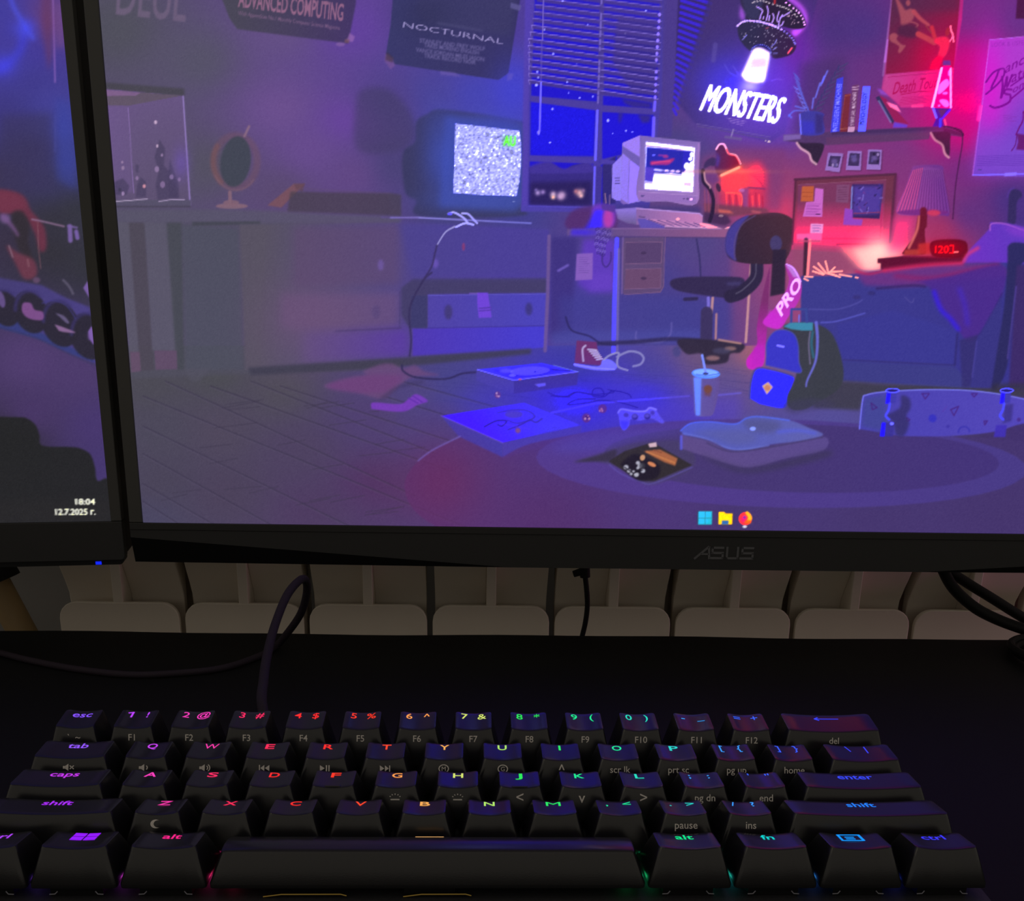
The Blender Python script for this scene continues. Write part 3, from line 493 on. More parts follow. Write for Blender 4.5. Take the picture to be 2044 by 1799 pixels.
    p.ell(*ZM(990, 340)[0], 3.6, 5.5, W, .95, blur=.5); p.ell(*ZM(975, 388)[0], 4, 3.5, W, .95, blur=.5); p.ell(*ZM(935, 470)[0], 6, 7, W, .95, blur=.7); p.ell(*ZM(985, 460)[0], 4, 7, W, .95, blur=.7); p.ell(*ZM(550, 345)[0], 3, 1.4, (140, 140, 255), .9); p.poly(ZM(905, 655, 985, 665, 980, 708, 900, 695), (226, 206, 246)); p.poly(ZM(600, 600, 900, 615, 890, 650, 590, 640), W, .9, blur=1); p.line(ZM(450, 660, 530, 665), 3, (190, 170, 230))
    p.poly(ZM(550, 590, 1000, 610, 1000, 650, 545, 660), (255, 255, 240), .9, blur=1.5)
    p.poly(ZM(100, 970, 350, 950, 360, 1150, 240, 1130, 130, 1080), (140, 116, 214), 1, blur=.7, c2=(110, 92, 150), g=((1240, 420), (1240, 446))); p.poly(ZM(350, 955, 1080, 1015, 1118, 1050, 1115, 1140, 1000, 1170, 350, 1150), (140, 102, 170), 1, blur=.5, c2=(196, 126, 186), g=((1280, 430), (1390, 440))); p.line(ZM(350, 960, 1080, 1020, 1112, 1050), 2.6, (186, 146, 226), .9); p.poly(ZM(360, 1080, 480, 1080, 680, 1170, 680, 1200, 400, 1200), (96, 80, 178), 1, blur=1)
    p.poly(ZM(450, 1080, 1080, 1130, 1170, 1140, 1360, 1200, 690, 1170), (196, 132, 190), 1, blur=.5); p.poly(ZM(1080, 1130, 1180, 1140, 1360, 1205, 1100, 1190), (255, 170, 206), .95, blur=1)
    for i in range(6): p.line(ZM(490 + i * 105, 1090 + i * 8, 690 + i * 92, 1160 + i * 4), 2, (84, 62, 130), .85, blur=.4)
    p.line(ZM(680, 1170, 1170, 1185), 2, (226, 170, 226), .9); p.line(ZM(380, 1055, 445, 1062), 2, (84, 64, 120)); p.ell(*ZM(830, 1085)[0], 4, 2.4, (255, 190, 214), .95, blur=.6); p.poly(ZM(1370, 1190, 1440, 1170, 1430, 1195, 1385, 1205), (255, 190, 220), .95)
    # cap, mug, cables at the back of the desk
    p.poly(sm(ZB(440, 1540, 480, 1440, 600, 1400, 760, 1420, 780, 1560, 600, 1600)), (84, 46, 110), .85, blur=2.5); p.poly(sm(ZE(620, 120, 690, 90, 770, 130, 760, 240, 640, 250)), (116, 60, 206), .9, blur=3); p.poly(ZE(640, 130, 700, 130, 690, 250, 600, 300, 560, 280), (62, 44, 240), .9, blur=3); p.ell(*ZE(730, 190)[0], 10, 20, (196, 66, 170), .85, blur=3); p.poly(ZE(680, 95, 780, 100, 770, 150, 690, 130), (84, 56, 150), .9, blur=1); p.line(ZE(708, 20, 714, 85), 2.4, (160, 120, 150), .8); p.line(ZE(740, 30, 738, 90), 2.4, (130, 100, 160), .8)
    # ---- desk
    p.poly(ZE(330, 300, 1120, 310, 1560, 310, 1560, 1040, 330, 1040), (70, 62, 140), .45, blur=5)
    p.poly(ZE(560, 330, 780, 330, 770, 690, 600, 690, 520, 640), (96, 60, 190), .9, blur=5); p.poly(ZE(600, 560, 770, 560, 770, 680, 600, 690), (104, 66, 196), .7, blur=6); p.poly(ZE(340, 320, 520, 320, 480, 1000, 330, 1000), (62, 50, 126), .8, blur=4)
    p.poly(ZE(400, 720, 1560, 720, 1560, 1010, 400, 1010), (66, 64, 146), .6, blur=8); p.poly(ZE(340, 960, 1400, 950, 1400, 1040, 340, 1060), (76, 78, 164), .6, blur=6)
    p.poly(ZE(450, 262, 770, 255, 1560, 258, 1560, 320, 770, 312, 450, 305), (104, 80, 138), .95, blur=1, c2=(150, 90, 136), g=((1230, 460), (1450, 460))); p.poly(ZE(480, 262, 760, 258, 760, 312, 470, 306), (70, 48, 220), .9, blur=3, c2=(98, 76, 150), g=((1170, 460), (1215, 460))); p.line(ZE(760, 258, 1500, 262), 1.6, (150, 110, 176), .7); p.line(ZE(770, 314, 1560, 322), 2, (66, 52, 106), .7, blur=.8)
    p.poly(ZE(515, 430, 625, 425, 622, 605, 505, 612), (136, 96, 190), .95, blur=.8)
    for i in range(8): p.line(ZE(530, 455 + i * 15, 600 - (i % 3) * 8, 453 + i * 15), 1.1, (104, 74, 160), .7)
    p.line(ZE(390, 545, 455, 508), 5, (116, 96, 196), .8, blur=1)
    p.poly(ZE(840, 320, 1110, 315, 1105, 660, 1080, 695, 830, 705, 820, 400), (96, 74, 118), .97, blur=.8); p.poly(ZE(850, 352, 1095, 350, 1090, 490, 845, 495), (88, 66, 112)); p.poly(ZE(848, 535, 1090, 530, 1085, 660, 840, 670), (106, 74, 112))
    for q in ([850, 352, 1095, 350, 1090, 490], [848, 500, 1090, 492], [848, 535, 1090, 530, 1085, 660], [840, 670, 1085, 662], [1118, 315, 1105, 650, 1085, 690, 840, 708]): p.line(ZE(*q), 1.6, (128, 92, 134), .8)
    p.ell(*ZE(970, 425)[0], 6, 3, (70, 52, 92), .9); p.ell(*ZE(970, 597)[0], 6, 3, (72, 52, 90), .9)
    p.line(ZE(327, 310, 318, 700, 300, 1090), 7, (110, 86, 150), .9, blur=.8); p.line(ZE(788, 330, 772, 750, 765, 1100), 8.5, (92, 82, 250), .97, blur=.7); p.line(ZE(800, 400, 790, 1090), 5, (118, 104, 180), .8, blur=.8); p.line(ZE(830, 320, 822, 700), 3, (124, 96, 160), .8, blur=.6)
    p.line(so(ZE(1330, 330, 1350, 460, 1358, 580)), 3.6, (58, 50, 104), .9, blur=.6)
    for s_, x in ((0, 655), (1, 700), (2, 735)):
        for i in range(9): p.ring(*ZE(x + 8 * math.sin(i) - s_ * i * 3, 262 + s_ * 8 + i * 20)[0], 3.6, 2.4, 1.6, (124, 104, 200) if i % 2 else (60, 44, 130), .8, rot=-30)
    p.line(so(ZE(690, 430, 690, 490, 715, 520, 745, 480, 748, 420)), 3, (66, 46, 130), .85, blur=.6)
    p.line(so(ZE(440, 860, 480, 950, 600, 990, 680, 1040, 780, 1050)), 3.5, (44, 38, 92), .8, blur=.8); p.line(so(ZE(920, 960, 930, 1020, 1080, 1030, 1150, 980, 1160, 900)), 3, (110, 100, 180), .6, blur=1); p.line(so(ZE(660, 1040, 900, 1030, 1150, 1010, 1350, 1020)), 8, (50, 44, 88), .85, blur=1.5)
    # ---- chair
    p.line(ZE(1700, 505, 1665, 1030), 5, (206, 150, 156), .9, blur=.6); p.line(ZE(1410, 730, 1412, 840), 6, (126, 112, 216), .95, blur=.5); p.line(ZE(1440, 730, 1432, 830), 5, (206, 150, 150), .85, blur=.6)
    p.line(ZE(1400, 830, 1395, 1030), 24, (62, 52, 96), .98, blur=1); p.line(ZE(1465, 840, 1460, 1010), 4, (198, 140, 140), .85, blur=.8)
    p.poly(sm(ZE(1150, 620, 1240, 590, 1500, 585, 1650, 600, 1640, 690, 1580, 730, 1440, 720, 1200, 680)), (54, 44, 82), .98, blur=1.2); p.line(ZE(1250, 740, 1330, 735), 7, (50, 42, 80), .9, blur=1); p.poly(ZE(1530, 625, 1640, 620, 1620, 645, 1540, 645), (74, 66, 120), .7, blur=2)
    p.poly(sm(ZE(1200, 1020, 1360, 1010, 1640, 1040, 1630, 1100, 1560, 1110, 1530, 1170, 1380, 1180, 1360, 1110, 1260, 1110)), (52, 44, 66), .97, blur=1.5); p.ell(*ZE(1195, 1095)[0], 8, 11, (74, 70, 130), .9, blur=1.5); p.line(ZE(1480, 1015, 1630, 1040), 4, (206, 150, 140), .8, blur=1); p.ell(*ZE(1440, 1140)[0], 14, 5, (150, 110, 120), .85, blur=1.5); p.ell(*ZE(1560, 1075)[0], 12, 4, (150, 112, 116), .8, blur=1.5); p.ell(*ZE(1500, 1090)[0], 18, 6, (80, 76, 112), .6, blur=2)
    p.line(so(ZE(1740, 490, 1730, 600, 1640, 690, 1560, 720)), 26, (48, 40, 70), .98, blur=1)
    p.poly(sm(ZE(1530, 420, 1535, 300, 1590, 215, 1700, 165, 1880, 150, 1990, 200, 2010, 280, 1960, 430, 1900, 490, 1740, 500, 1590, 480)), (56, 40, 60), .99, blur=.7, c2=(74, 46, 62), g=((1480, 500), (1580, 440))); p.poly(sm(ZE(1530, 420, 1533, 300, 1590, 215, 1690, 165, 1620, 260, 1590, 420, 1600, 480)), (74, 64, 156), .9, blur=1.5); p.line(so(ZE(1590, 470, 1590, 340, 1640, 230, 1730, 170)), 2.5, (96, 76, 130), .7, blur=.7)
    p.ell(*ZE(1870, 360)[0], 12, 16, (72, 62, 112), .95, blur=1); p.poly(ZE(1850, 400, 1940, 400, 1930, 700, 1830, 720), (50, 38, 62), .98, blur=1.2)
    p.line(so(ZE(1735, 500, 1725, 590, 1650, 670, 1600, 700)), 3, (110, 104, 130), .5, blur=.5)
    # notice board wall: shelf, frames, board, lamp
    p.poly(ZB(1360, 1060, 1940, 1010, 1900, 1420, 1370, 1430), (150, 62, 112), .45, blur=8); p.poly(ZB(1480, 990, 1930, 1020, 1900, 1440, 1500, 1420), (118, 60, 120), .5, blur=6)
    p.poly(ZM(1330, 590, 1560, 480, 1680, 460, 1760, 420, 1850, 540, 1845, 950, 1560, 960, 1310, 930), (230, 50, 90), .85, blur=8); p.poly(ZM(1650, 480, 1760, 420, 1850, 540, 1845, 730, 1660, 690), (255, 62, 110), .75, blur=5); p.glow(1470, 355, 22, 22, (255, 90, 90), .8); p.poly(ZM(1330, 600, 1540, 500, 1640, 620, 1560, 760, 1330, 760), (255, 70, 90), .8, blur=4)
    for i in range(12): x = 1390 + i * 38; p.line(ZM(x, 780 + (i % 3) * 20, x + 6, 950), 2.2, (176, 30, 70) if i % 2 else (255, 90, 96), .7, blur=.8)
    for i in range(7): p.line(ZM(1660 + i * 20, 560 + i * 16, 1840, 520 + i * 40), 1.6, (190, 40, 90), .6, blur=.7)
    p.line(ZM(1650, 720, 1840, 735), 3, (120, 50, 110), .8, blur=1); p.poly(ZM(1560, 740, 1650, 720, 1640, 960, 1590, 980), (136, 66, 140), .8, blur=2); p.ell(*ZM(1570, 752)[0], 6, 3.4, (200, 110, 190), .8, blur=1); p.line(so(ZM(1390, 780, 1540, 790, 1575, 850, 1560, 950)), 2.4, (255, 110, 100), .8, blur=.7)
    p.poly(ZM(1130, 900, 1850, 960, 1900, 1010, 1400, 1060, 1140, 1010), (118, 62, 88), .85, blur=2); p.poly(ZM(1290, 970, 1430, 985, 1480, 1020, 1310, 1010), (226, 104, 96), .8, blur=1.5); p.poly(ZM(1680, 980, 1800, 1000, 1780, 1020, 1690, 1010), (206, 96, 110), .7, blur=1.5)
    for x in (1140, 1180, 1220, 1260, 1290): p.line(ZM(x, 720 + (x % 37), x + 10, 1000), 2, (170, 80, 110), .6, blur=.7)
    p.poly(ZM(1130, 1000, 1400, 1040, 1450, 1120, 1380, 1160, 1130, 1120), (70, 44, 84), .9, blur=2); p.ell(*ZM(1330, 1048)[0], 5, 2.4, (170, 130, 150), .8)
    p.line(so(ZM(1120, 520, 1130, 650, 1200, 740, 1240, 860, 1230, 1000, 1200, 1110)), 7.5, (46, 32, 64), .97, blur=.6); p.line(so(ZM(1135, 545, 1150, 640, 1200, 700, 1205, 725)), 3, (236, 170, 190), .85, blur=.7)
    p.poly(sm(ZM(1130, 500, 1150, 420, 1230, 370, 1290, 400, 1280, 470, 1200, 470)), (62, 46, 96), .9, blur=1.2); p.poly(ZM(1160, 540, 1280, 480, 1310, 640, 1240, 680, 1180, 640), (110, 60, 130), .8, blur=2); p.ell(*ZM(1300, 720)[0], 4.5, 9, (66, 40, 74), .95, rot=-15, blur=.6)
    p.poly(so(ZM(1270, 270, 1300, 225, 1350, 215, 1390, 250, 1420, 320, 1500, 345, 1560, 460, 1330, 580, 1260, 500, 1280, 400)), (92, 40, 92), .98, blur=.8, c2=(150, 26, 60), g=((1435, 320), (1475, 330))); p.poly(ZM(1280, 300, 1320, 380, 1300, 470, 1270, 480), (84, 60, 170), .7, blur=2)
    p.line(so(ZM(1275, 275, 1310, 222, 1360, 218, 1385, 255, 1420, 325, 1495, 345, 1530, 390, 1555, 445)), 3.4, (255, 206, 240), .97, blur=.6); p.line(so(ZM(1395, 280, 1430, 335, 1500, 360, 1545, 440)), 2.4, (226, 30, 60), .8, blur=.8); p.line(ZM(1335, 578, 1540, 485), 5, (255, 226, 206), 1, blur=.8); p.line(ZM(1320, 585, 1560, 475), 8, (255, 120, 80), .5, blur=3); p.glow(1440, 342, 60, 3, (255, 160, 120), .35)
    # polaroids
    for q, r in (([575, 1145, 688, 1150, 660, 1290, 553, 1275], [590, 1165, 672, 1170, 650, 1255, 572, 1245]), ([722, 1130, 828, 1132, 818, 1275, 708, 1272], [738, 1145, 815, 1148, 806, 1245, 722, 1240]), ([875, 1118, 978, 1122, 968, 1272, 862, 1268], [888, 1132, 966, 1136, 956, 1235, 876, 1230])):
        p.poly(ZC(*[v + 8 for v in q]), (70, 40, 80), .5, blur=1.5); p.poly(ZC(*q), (152, 114, 196)); p.poly(ZC(*r), (66, 50, 96)); c = ZC(*r).mean(0); p.ell(c[0], c[1], 6, 5, (120, 96, 170), .7, blur=1.5)
        for k in range(4): p.ell(c[0] + rnd.uniform(-8, 8), c[1] + rnd.uniform(-9, 9), 2.4, 3, rnd.choice([(40, 30, 60), (190, 160, 226), (96, 80, 150)]), .8, blur=.6)
    # shelf, plant, books
    p.poly(ZC(330, 880, 370, 470, 700, 420, 700, 980, 300, 1000), (72, 48, 104), .6, blur=8)
    p.poly(ZC(240, 1010, 600, 985, 1340, 950, 1450, 940, 1590, 1000, 1580, 1025, 1340, 1000, 1330, 1040, 560, 1085, 240, 1055), (84, 56, 106), .97, blur=.7); p.poly(ZC(240, 1010, 370, 1005, 370, 1040, 240, 1055), (130, 100, 180), .9, blur=1); p.poly(ZC(560, 1030, 1330, 990, 1330, 1042, 560, 1088), (98, 58, 104), .8, blur=1.2); p.poly(ZC(600, 985, 1340, 950, 1440, 948, 1440, 972, 600, 1010), (70, 46, 96), .9, blur=1); p.poly(ZC(1440, 950, 1590, 1000, 1585, 1025, 1440, 985), (62, 34, 72), .9, blur=.8)
    p.poly(so(ZC(335, 1060, 400, 1070, 530, 1075, 540, 1120, 490, 1230, 460, 1220, 440, 1150, 380, 1110)), (50, 36, 62), .97, blur=.8); p.line(so(ZC(340, 1070, 370, 1110, 430, 1150, 450, 1200, 485, 1230)), 4.4, (226, 170, 196), .9, blur=.7); p.poly(so(ZC(1345, 990, 1480, 990, 1490, 1060, 1480, 1170, 1430, 1100, 1370, 1040)), (50, 34, 58), .97, blur=.8); p.line(so(ZC(1345, 995, 1375, 1045, 1430, 1085, 1450, 1150, 1480, 1180)), 4.4, (216, 160, 176), .9, blur=.7)
    for a in range(9):
        t = a / 8.0; x = 318 + 100 * t ** 1.3; y = 550 + 270 * t; p.poly(so(ZC(x - 8, y - 12, x + 22, y + 14, x + 46 - 20 * t, y + 54, x + 14, y + 28)), (96, 96, 216), .95, blur=.4)
        if a > 2: p.poly(so(ZC(x + 20, y + 22, x - 6, y + 8, x - 40 + 14 * t, y - 10, x - 8, y + 22)), (120, 122, 236), .9, blur=.4)
    for a in range(9):
        t = a / 8.0; x = 470 + 190 * (1 - t) ** 1.1; y = 815 - 340 * (1 - t); p.poly(so(ZC(x, y, x - 16, y + 34, x - 14, y + 66, x - 2, y + 34)), (60, 56, 112), .9, blur=.5); p.poly(so(ZC(x - 4, y + 30, x + 30, y + 6, x + 70, y - 10, x + 36, y + 24)), (70, 56, 108), .9, blur=.5)
        p.line(ZC(x - 6, y + 30, x + 60, y - 4), 1.2, (96, 84, 150), .5, blur=.4)
    for q in ([570, 530, 530, 620], [515, 620, 480, 730], [465, 735, 455, 810], [545, 570, 520, 640]): p.line(ZC(*q), 3.2, (112, 112, 236), .9, blur=.5)
    for q in ([390, 830, 320, 830, 280, 870], [400, 815, 330, 795], [300, 880, 280, 860]): p.line(so(ZC(*q)), 3.4, (104, 104, 230), .9, blur=.5)
    p.poly(so(ZC(360, 850, 420, 830, 500, 835, 545, 855, 535, 890, 540, 1000, 375, 1008, 365, 930)), (66, 60, 160), .97, blur=.7); p.poly(ZC(370, 900, 470, 910, 480, 1000, 380, 1005), (62, 56, 196), .8, blur=3); p.line(ZC(362, 855, 372, 1005), 2.6, (136, 130, 250), .9, blur=.6); p.poly(ZC(480, 850, 540, 860, 535, 990, 480, 1000), (58, 46, 118), .8, blur=2)
    p.poly(ZC(640, 590, 690, 575, 660, 985, 592, 990), (66, 64, 220)); p.text('INTELLIGENT MACHINES', ZC(640, 985)[0], ZC(675, 628)[0], ZC(608, 982)[0], (170, 170, 255), .85, bold=.01, blur=.4)
    p.poly(ZC(700, 705, 745, 700, 720, 985, 662, 988), (120, 44, 62)); p.line(ZC(700, 715, 742, 712), 1.4, (190, 110, 90), .8); p.line(ZC(668, 965, 718, 962), 1.4, (190, 110, 90), .8); p.line(ZC(700, 730, 668, 960), 1.4, (150, 70, 70), .7)
    p.poly(ZC(755, 640, 805, 630, 770, 985, 722, 988), (110, 60, 110)); p.text('SPIRITUAL MACHINES', ZC(765, 940)[0], ZC(788, 690)[0], ZC(738, 938)[0], (226, 190, 226), .9, bold=.012, blur=.4); p.poly(ZC(725, 950, 775, 948, 770, 985, 722, 988), (206, 150, 196)); p.line(ZC(755, 655, 805, 648), 1.6, (206, 160, 206)); p.line(ZC(754, 672, 804, 666), 1.6, (206, 160, 206))
    p.poly(ZC(835, 645, 892, 645, 855, 985, 798, 985), (106, 108, 250)); p.text('PSYCHOLOGY', ZC(842, 938)[0], ZC(868, 695)[0], ZC(808, 934)[0], (40, 34, 90), .95, bold=.015, blur=.3)
    p.poly(ZC(930, 730, 960, 715, 1070, 905, 1060, 930), (58, 48, 96)); p.line(ZC(955, 755, 1045, 915), 3, (126, 126, 190), .8, blur=.5); p.poly(ZC(960, 715, 1010, 740, 1180, 930, 1075, 910), (150, 32, 90)); p.poly(ZC(1010, 760, 1090, 790, 1125, 845, 1040, 800), (255, 130, 206), .9, blur=.8); p.poly(ZC(1070, 915, 1170, 935, 1165, 955, 1060, 955), (104, 66, 220), .9, blur=1)
    p.poly(ZC(940, 660, 1040, 690, 1050, 725, 970, 705), (150, 76, 210), .8, blur=1.5)
    # ---- posters on the right
    p.poly(ZL(285, -250, 1235, -250, 1200, 250, 1080, 1000, 1060, 1420, 390, 1430, 130, 1180, 160, 960), (168, 60, 140), .95, blur=.7, c2=(220, 30, 130), g=((1770, 100), (1910, 160)))
    p.line(ZL(285, -250, 255, 100, 150, 1000), 4, (150, 90, 170), .8, blur=.7); p.poly(ZL(205, 515, 222, 520, 190, 830, 160, 830), (196, 110, 226), .9, blur=.8)
    p.poly(ZL(290, -250, 1195, -250, 1150, 250, 1090, 900, 880, 925, 185, 985), (96, 40, 76), 1, blur=.6, c2=(180, 16, 70), g=((1790, 30), (1890, 135))); p.glow(1855, 110, 20, 26, (190, 16, 66), .7); p.poly(ZL(290, -100, 1180, -100, 1160, 150, 270, 150), (84, 42, 80), .5, blur=6)
    sk, sk2 = (166, 78, 96), (186, 74, 92)
    p.poly(sm(ZL(310, -60, 400, 60, 450, 130, 520, 110, 560, 150, 560, 230, 500, 300, 400, 335, 375, 200)), sk, .92, blur=1.5); p.ell(*ZL(485, 35)[0], 4.5, 6, sk, .9, blur=1); p.line(so(ZL(560, 150, 640, 240, 730, 310, 760, 330)), 9, sk2, .92, blur=1, w2=5); p.line(so(ZL(520, 290, 570, 300, 615, 330, 590, 355)), 3, sk, .9, blur=.8)
    p.poly(sm(ZL(240, 470, 300, 435, 350, 470, 330, 520, 400, 590, 450, 605, 380, 700, 350, 680, 360, 610, 250, 540)), sk, .92, blur=1); p.poly(sm(ZL(380, 340, 560, 330, 620, 420, 560, 500, 420, 480, 340, 440)), (76, 36, 70), .8, blur=3)
    p.line(so(ZL(620, 450, 720, 500, 830, 560)), 11, (196, 66, 80), .95, blur=1); p.line(so(ZL(800, 360, 830, 470, 860, 540)), 8, (206, 50, 70), .95, blur=1); p.line(ZL(720, 340, 790, 430), 3, (150, 50, 70), .9); p.poly(sm(ZL(830, 560, 860, 500, 980, 480, 1040, 540, 1020, 660, 960, 760, 880, 740, 900, 620)), (226, 42, 84), .96, blur=1.2); p.ell(*ZL(1010, 420)[0], 4.5, 9, (170, 40, 60), .95, blur=1, rot=12); p.poly(ZL(870, 730, 960, 760, 900, 920, 750, 930, 800, 800), (226, 10, 66), .95, blur=2)
    p.line(so(ZL(1050, 345, 1055, 400, 1080, 460, 1090, 555)), 2.8, (255, 150, 206), .95); p.line(so(ZL(1078, 460, 1070, 500, 1040, 545)), 2.6, (255, 130, 196), .95)
    p.poly(ZL(185, 990, 1085, 905, 1060, 1400, 390, 1420, 330, 1350, 240, 1280, 140, 1180), (206, 70, 150), .7, blur=1, c2=(240, 30, 130), g=((1770, 180), (1880, 190))); p.line(ZL(220, 1022, 870, 965), 2, (176, 36, 110), .8)
    p.text('Death Touch', ZL(275, 1250)[0], ZL(920, 1150)[0], ZL(300, 1085)[0], (176, 16, 84), .95, bold=.008, slant=.03, blur=.4); p.line(so(ZL(390, 1255, 500, 1235, 640, 1215, 830, 1210)), 2, (176, 16, 84), .9)
    for i in range(5): p.line(ZL(400 - i * 10, 1295 + i * 24, 800 - i * 8, 1272 + i * 20), 1.5, (190, 30, 110), .7, blur=.5)
    p.poly(ZL(525, 1395, 690, 1380, 690, 1420, 530, 1430), (240, 80, 170), .7, blur=1)
    p.glow(1945, 190, 26, 70, (236, 0, 130), .5)
    p.poly(ZC(1785, 295, 2400, 240, 2300, 1330, 1655, 1315), (176, 60, 206), 1, blur=.6, c2=(112, 66, 200), g=((1975, 200), (2040, 270))); p.glow(1975, 170, 22, 70, (226, 26, 210), .75); p.poly(ZC(1690, 1000, 2300, 1000, 2300, 1310, 1660, 1315), (128, 74, 206), .7, blur=14); p.line(ZC(1785, 297, 2044, 272), 1.6, (206, 110, 240), .7); p.line(ZC(1660, 1312, 2044, 1302), 2.6, (150, 130, 255), .7, blur=.6); p.line(ZC(1785, 297, 1730, 780, 1658, 1312), 1.6, (226, 110, 240), .6)
    p.text('LOOK & LISTEN CLOSELY', ZC(1800, 350)[0], ZC(2240, 322)[0], ZC(1802, 315)[0], (140, 40, 170), .7, blur=.5)
    dk = (128, 16, 150)
    p.line(so(ZL(1520, 1090, 1620, 960, 1750, 910, 1760, 990, 1680, 1110, 1520, 1250)), 3.6, dk, .95); p.line(so(ZL(1690, 930, 1660, 1020, 1610, 1120, 1590, 1170)), 4, dk, .95)
    p.text("ance", ZL(1770, 975)[0], ZL(2110, 800)[0], ZL(1790, 830)[0], dk, .95, bold=.006, slant=.03); p.line(so(ZL(1735, 1020, 1740, 1150, 1720, 1300, 1760, 1180, 1800, 1020, 1800, 1150, 1870, 990)), 4, dk, .95); p.text('atch', ZL(1855, 1100)[0], ZL(2160, 960)[0], ZL(1870, 940)[0], dk, .95, bold=.006, slant=.03)
    p.line(ZL(1850, 1140, 2040, 1010), 2.8, dk, .95); p.line(so(ZL(1860, 1190, 1780, 1190, 1770, 1240, 1840, 1260, 1840, 1340, 1750, 1400, 1640, 1430, 1575, 1405)), 4.5, dk, .95); p.text('ome', ZL(1870, 1240)[0], ZL(2140, 1090)[0], ZL(1880, 1140)[0], dk, .95, bold=.008, slant=.03); p.line(ZL(1870, 1300, 2060, 1140), 3.4, dk, .95)
    for i in range(4): p.line(ZL(1755, 1530 + i * 28, 1860 + (i % 2) * 60, 1527 + i * 26), 1.4, (130, 50, 170), .6, blur=.4)
    for i in range(6): p.line(ZC(1700 - i * 2, 1170 + i * 14, 2200, 1160 + i * 15), 1.6, (92, 50, 170), .55, blur=.5)
    p.line(so(ZL(2020, 1480, 2010, 1600, 1960, 1700, 1920, 1790)), 3, (110, 20, 120), .9); p.poly(ZC(1990, 1000, 2060, 1010, 2060, 1125, 1985, 1120, 2000, 1060), (100, 24, 100), .85, blur=1); p.line(so(ZC(1990, 1010, 1980, 1080, 1950, 1130)), 2, (100, 24, 110), .9); p.line(ZC(1700, 1270, 1722, 1272), 2.4, (90, 60, 160))
    p.poly(ZL(1430, 1395, 1470, 1400, 1440, 1610, 1395, 1600), (255, 60, 210), .8, blur=1.2); p.poly(ZC(1900, 1295, 1990, 1290, 1985, 1315, 1895, 1322), (150, 120, 240), .8, blur=.8)
    p.poly(ZL(1940, -100, 2200, -100, 2200, 250, 1915, 245), (76, 26, 70), .95, blur=1)
    # ---- lava lamp
    p.glow(1885, 190, 34, 60, (255, 0, 130), .5)
    p.poly(ZL(915, 900, 960, 870, 1050, 875, 1062, 910, 1062, 1440, 1000, 1440, 800, 1420), (250, 0, 150), 1, blur=.8); p.poly(ZL(950, 800, 1045, 800, 1052, 865, 945, 865), (120, 46, 150), 1, blur=.7)
    for q in ([905, 1120, 990, 1050, 1030, 1090, 1020, 1140, 930, 1230, 880, 1240], [1020, 940, 1050, 930, 1055, 1000, 1020, 1000], [945, 1230, 1000, 1220, 1005, 1250, 950, 1250], [900, 1330, 990, 1325, 1030, 1380, 1010, 1420, 960, 1410], [880, 1395, 910, 1390, 908, 1415, 885, 1412]): p.poly(sm(ZL(*q)), (255, 120, 250), .95, blur=.8)
    p.line(ZL(930, 905, 870, 1160, 805, 1420), 4.4, (255, 206, 255), .97, blur=.5); p.line(ZL(1050, 910, 1052, 1430), 3.4, (255, 190, 250), .97, blur=.5)
    p.poly(ZL(800, 1430, 1060, 1440, 1030, 1480, 940, 1570, 960, 1680, 810, 1680, 860, 1570), (92, 20, 170), 1, blur=.8); p.line(ZL(820, 1440, 860, 1560), 4.6, (140, 110, 255), .95, blur=.6); p.line(ZL(1040, 1460, 940, 1570), 4, (110, 30, 250), .95, blur=.6); p.line(ZL(915, 1580, 910, 1680), 4.5, (84, 60, 250), .95, blur=.7); p.poly(ZL(880, 1450, 1000, 1450, 930, 1560), (110, 40, 110), .9, blur=1); p.line(ZL(970, 1590, 990, 1680), 3, (255, 90, 170), .8, blur=.8)
    p.line(so(ZL(960, 1680, 1050, 1690, 1200, 1760, 1220, 1800)), 2.4, (84, 14, 60), .9, blur=.4); p.line(so(ZC(1450, 945, 1560, 970, 1582, 1010, 1578, 1100, 1560, 1200, 1530, 1400, 1510, 1640)), 2.6, (72, 28, 76), .85, blur=.5)
    # ---- notice board
    bd = ZC(325, 1345, 1082, 1305, 1030, 1860, 300, 1800)
    p.poly(ZC(330, 1350, 1095, 1312, 1060, 1900, 300, 1860), (90, 34, 70), .6, blur=2.5)
    p.poly(ZF(330, 170, 1040, 130, 1020, 405, 640, 400, 330, 380), (255, 62, 130), .95, blur=2)
    p.poly(ZC(325, 1345, 1082, 1305, 1060, 1560, 1020, 1915, 300, 1870), (112, 52, 78), 1, blur=.6, c2=(240, 56, 118), g=((1680, 395), (1680, 470)))
    p.poly(ZC(350, 1382, 1010, 1345, 975, 1880, 330, 1850), (122, 56, 96), 1, blur=.6, c2=(250, 58, 122), g=((1680, 400), (1680, 465))); p.line(ZC(325, 1345, 1082, 1305), 5, (84, 42, 70), .9, blur=.6); p.line(ZC(1080, 1310, 1030, 1900), 5, (90, 40, 72), .9, blur=.8); p.line(ZF(980, 100, 965, 362, 530, 360), 2, (196, 40, 100), .8, blur=.6); p.line(ZF(1015, 400, 640, 402), 3, (190, 34, 88), .8, blur=.8); p.line(ZC(350, 1384, 1010, 1347), 1.6, (150, 90, 120), .6); p.line(ZC(332, 1350, 305, 1830), 4, (84, 38, 66), .8, blur=.8)
    for i in range(50): q = ZC(rnd.uniform(360, 980), rnd.uniform(1390, 1820))[0]; p.ell(q[0], q[1], 1, .8, (90, 36, 70), .35)
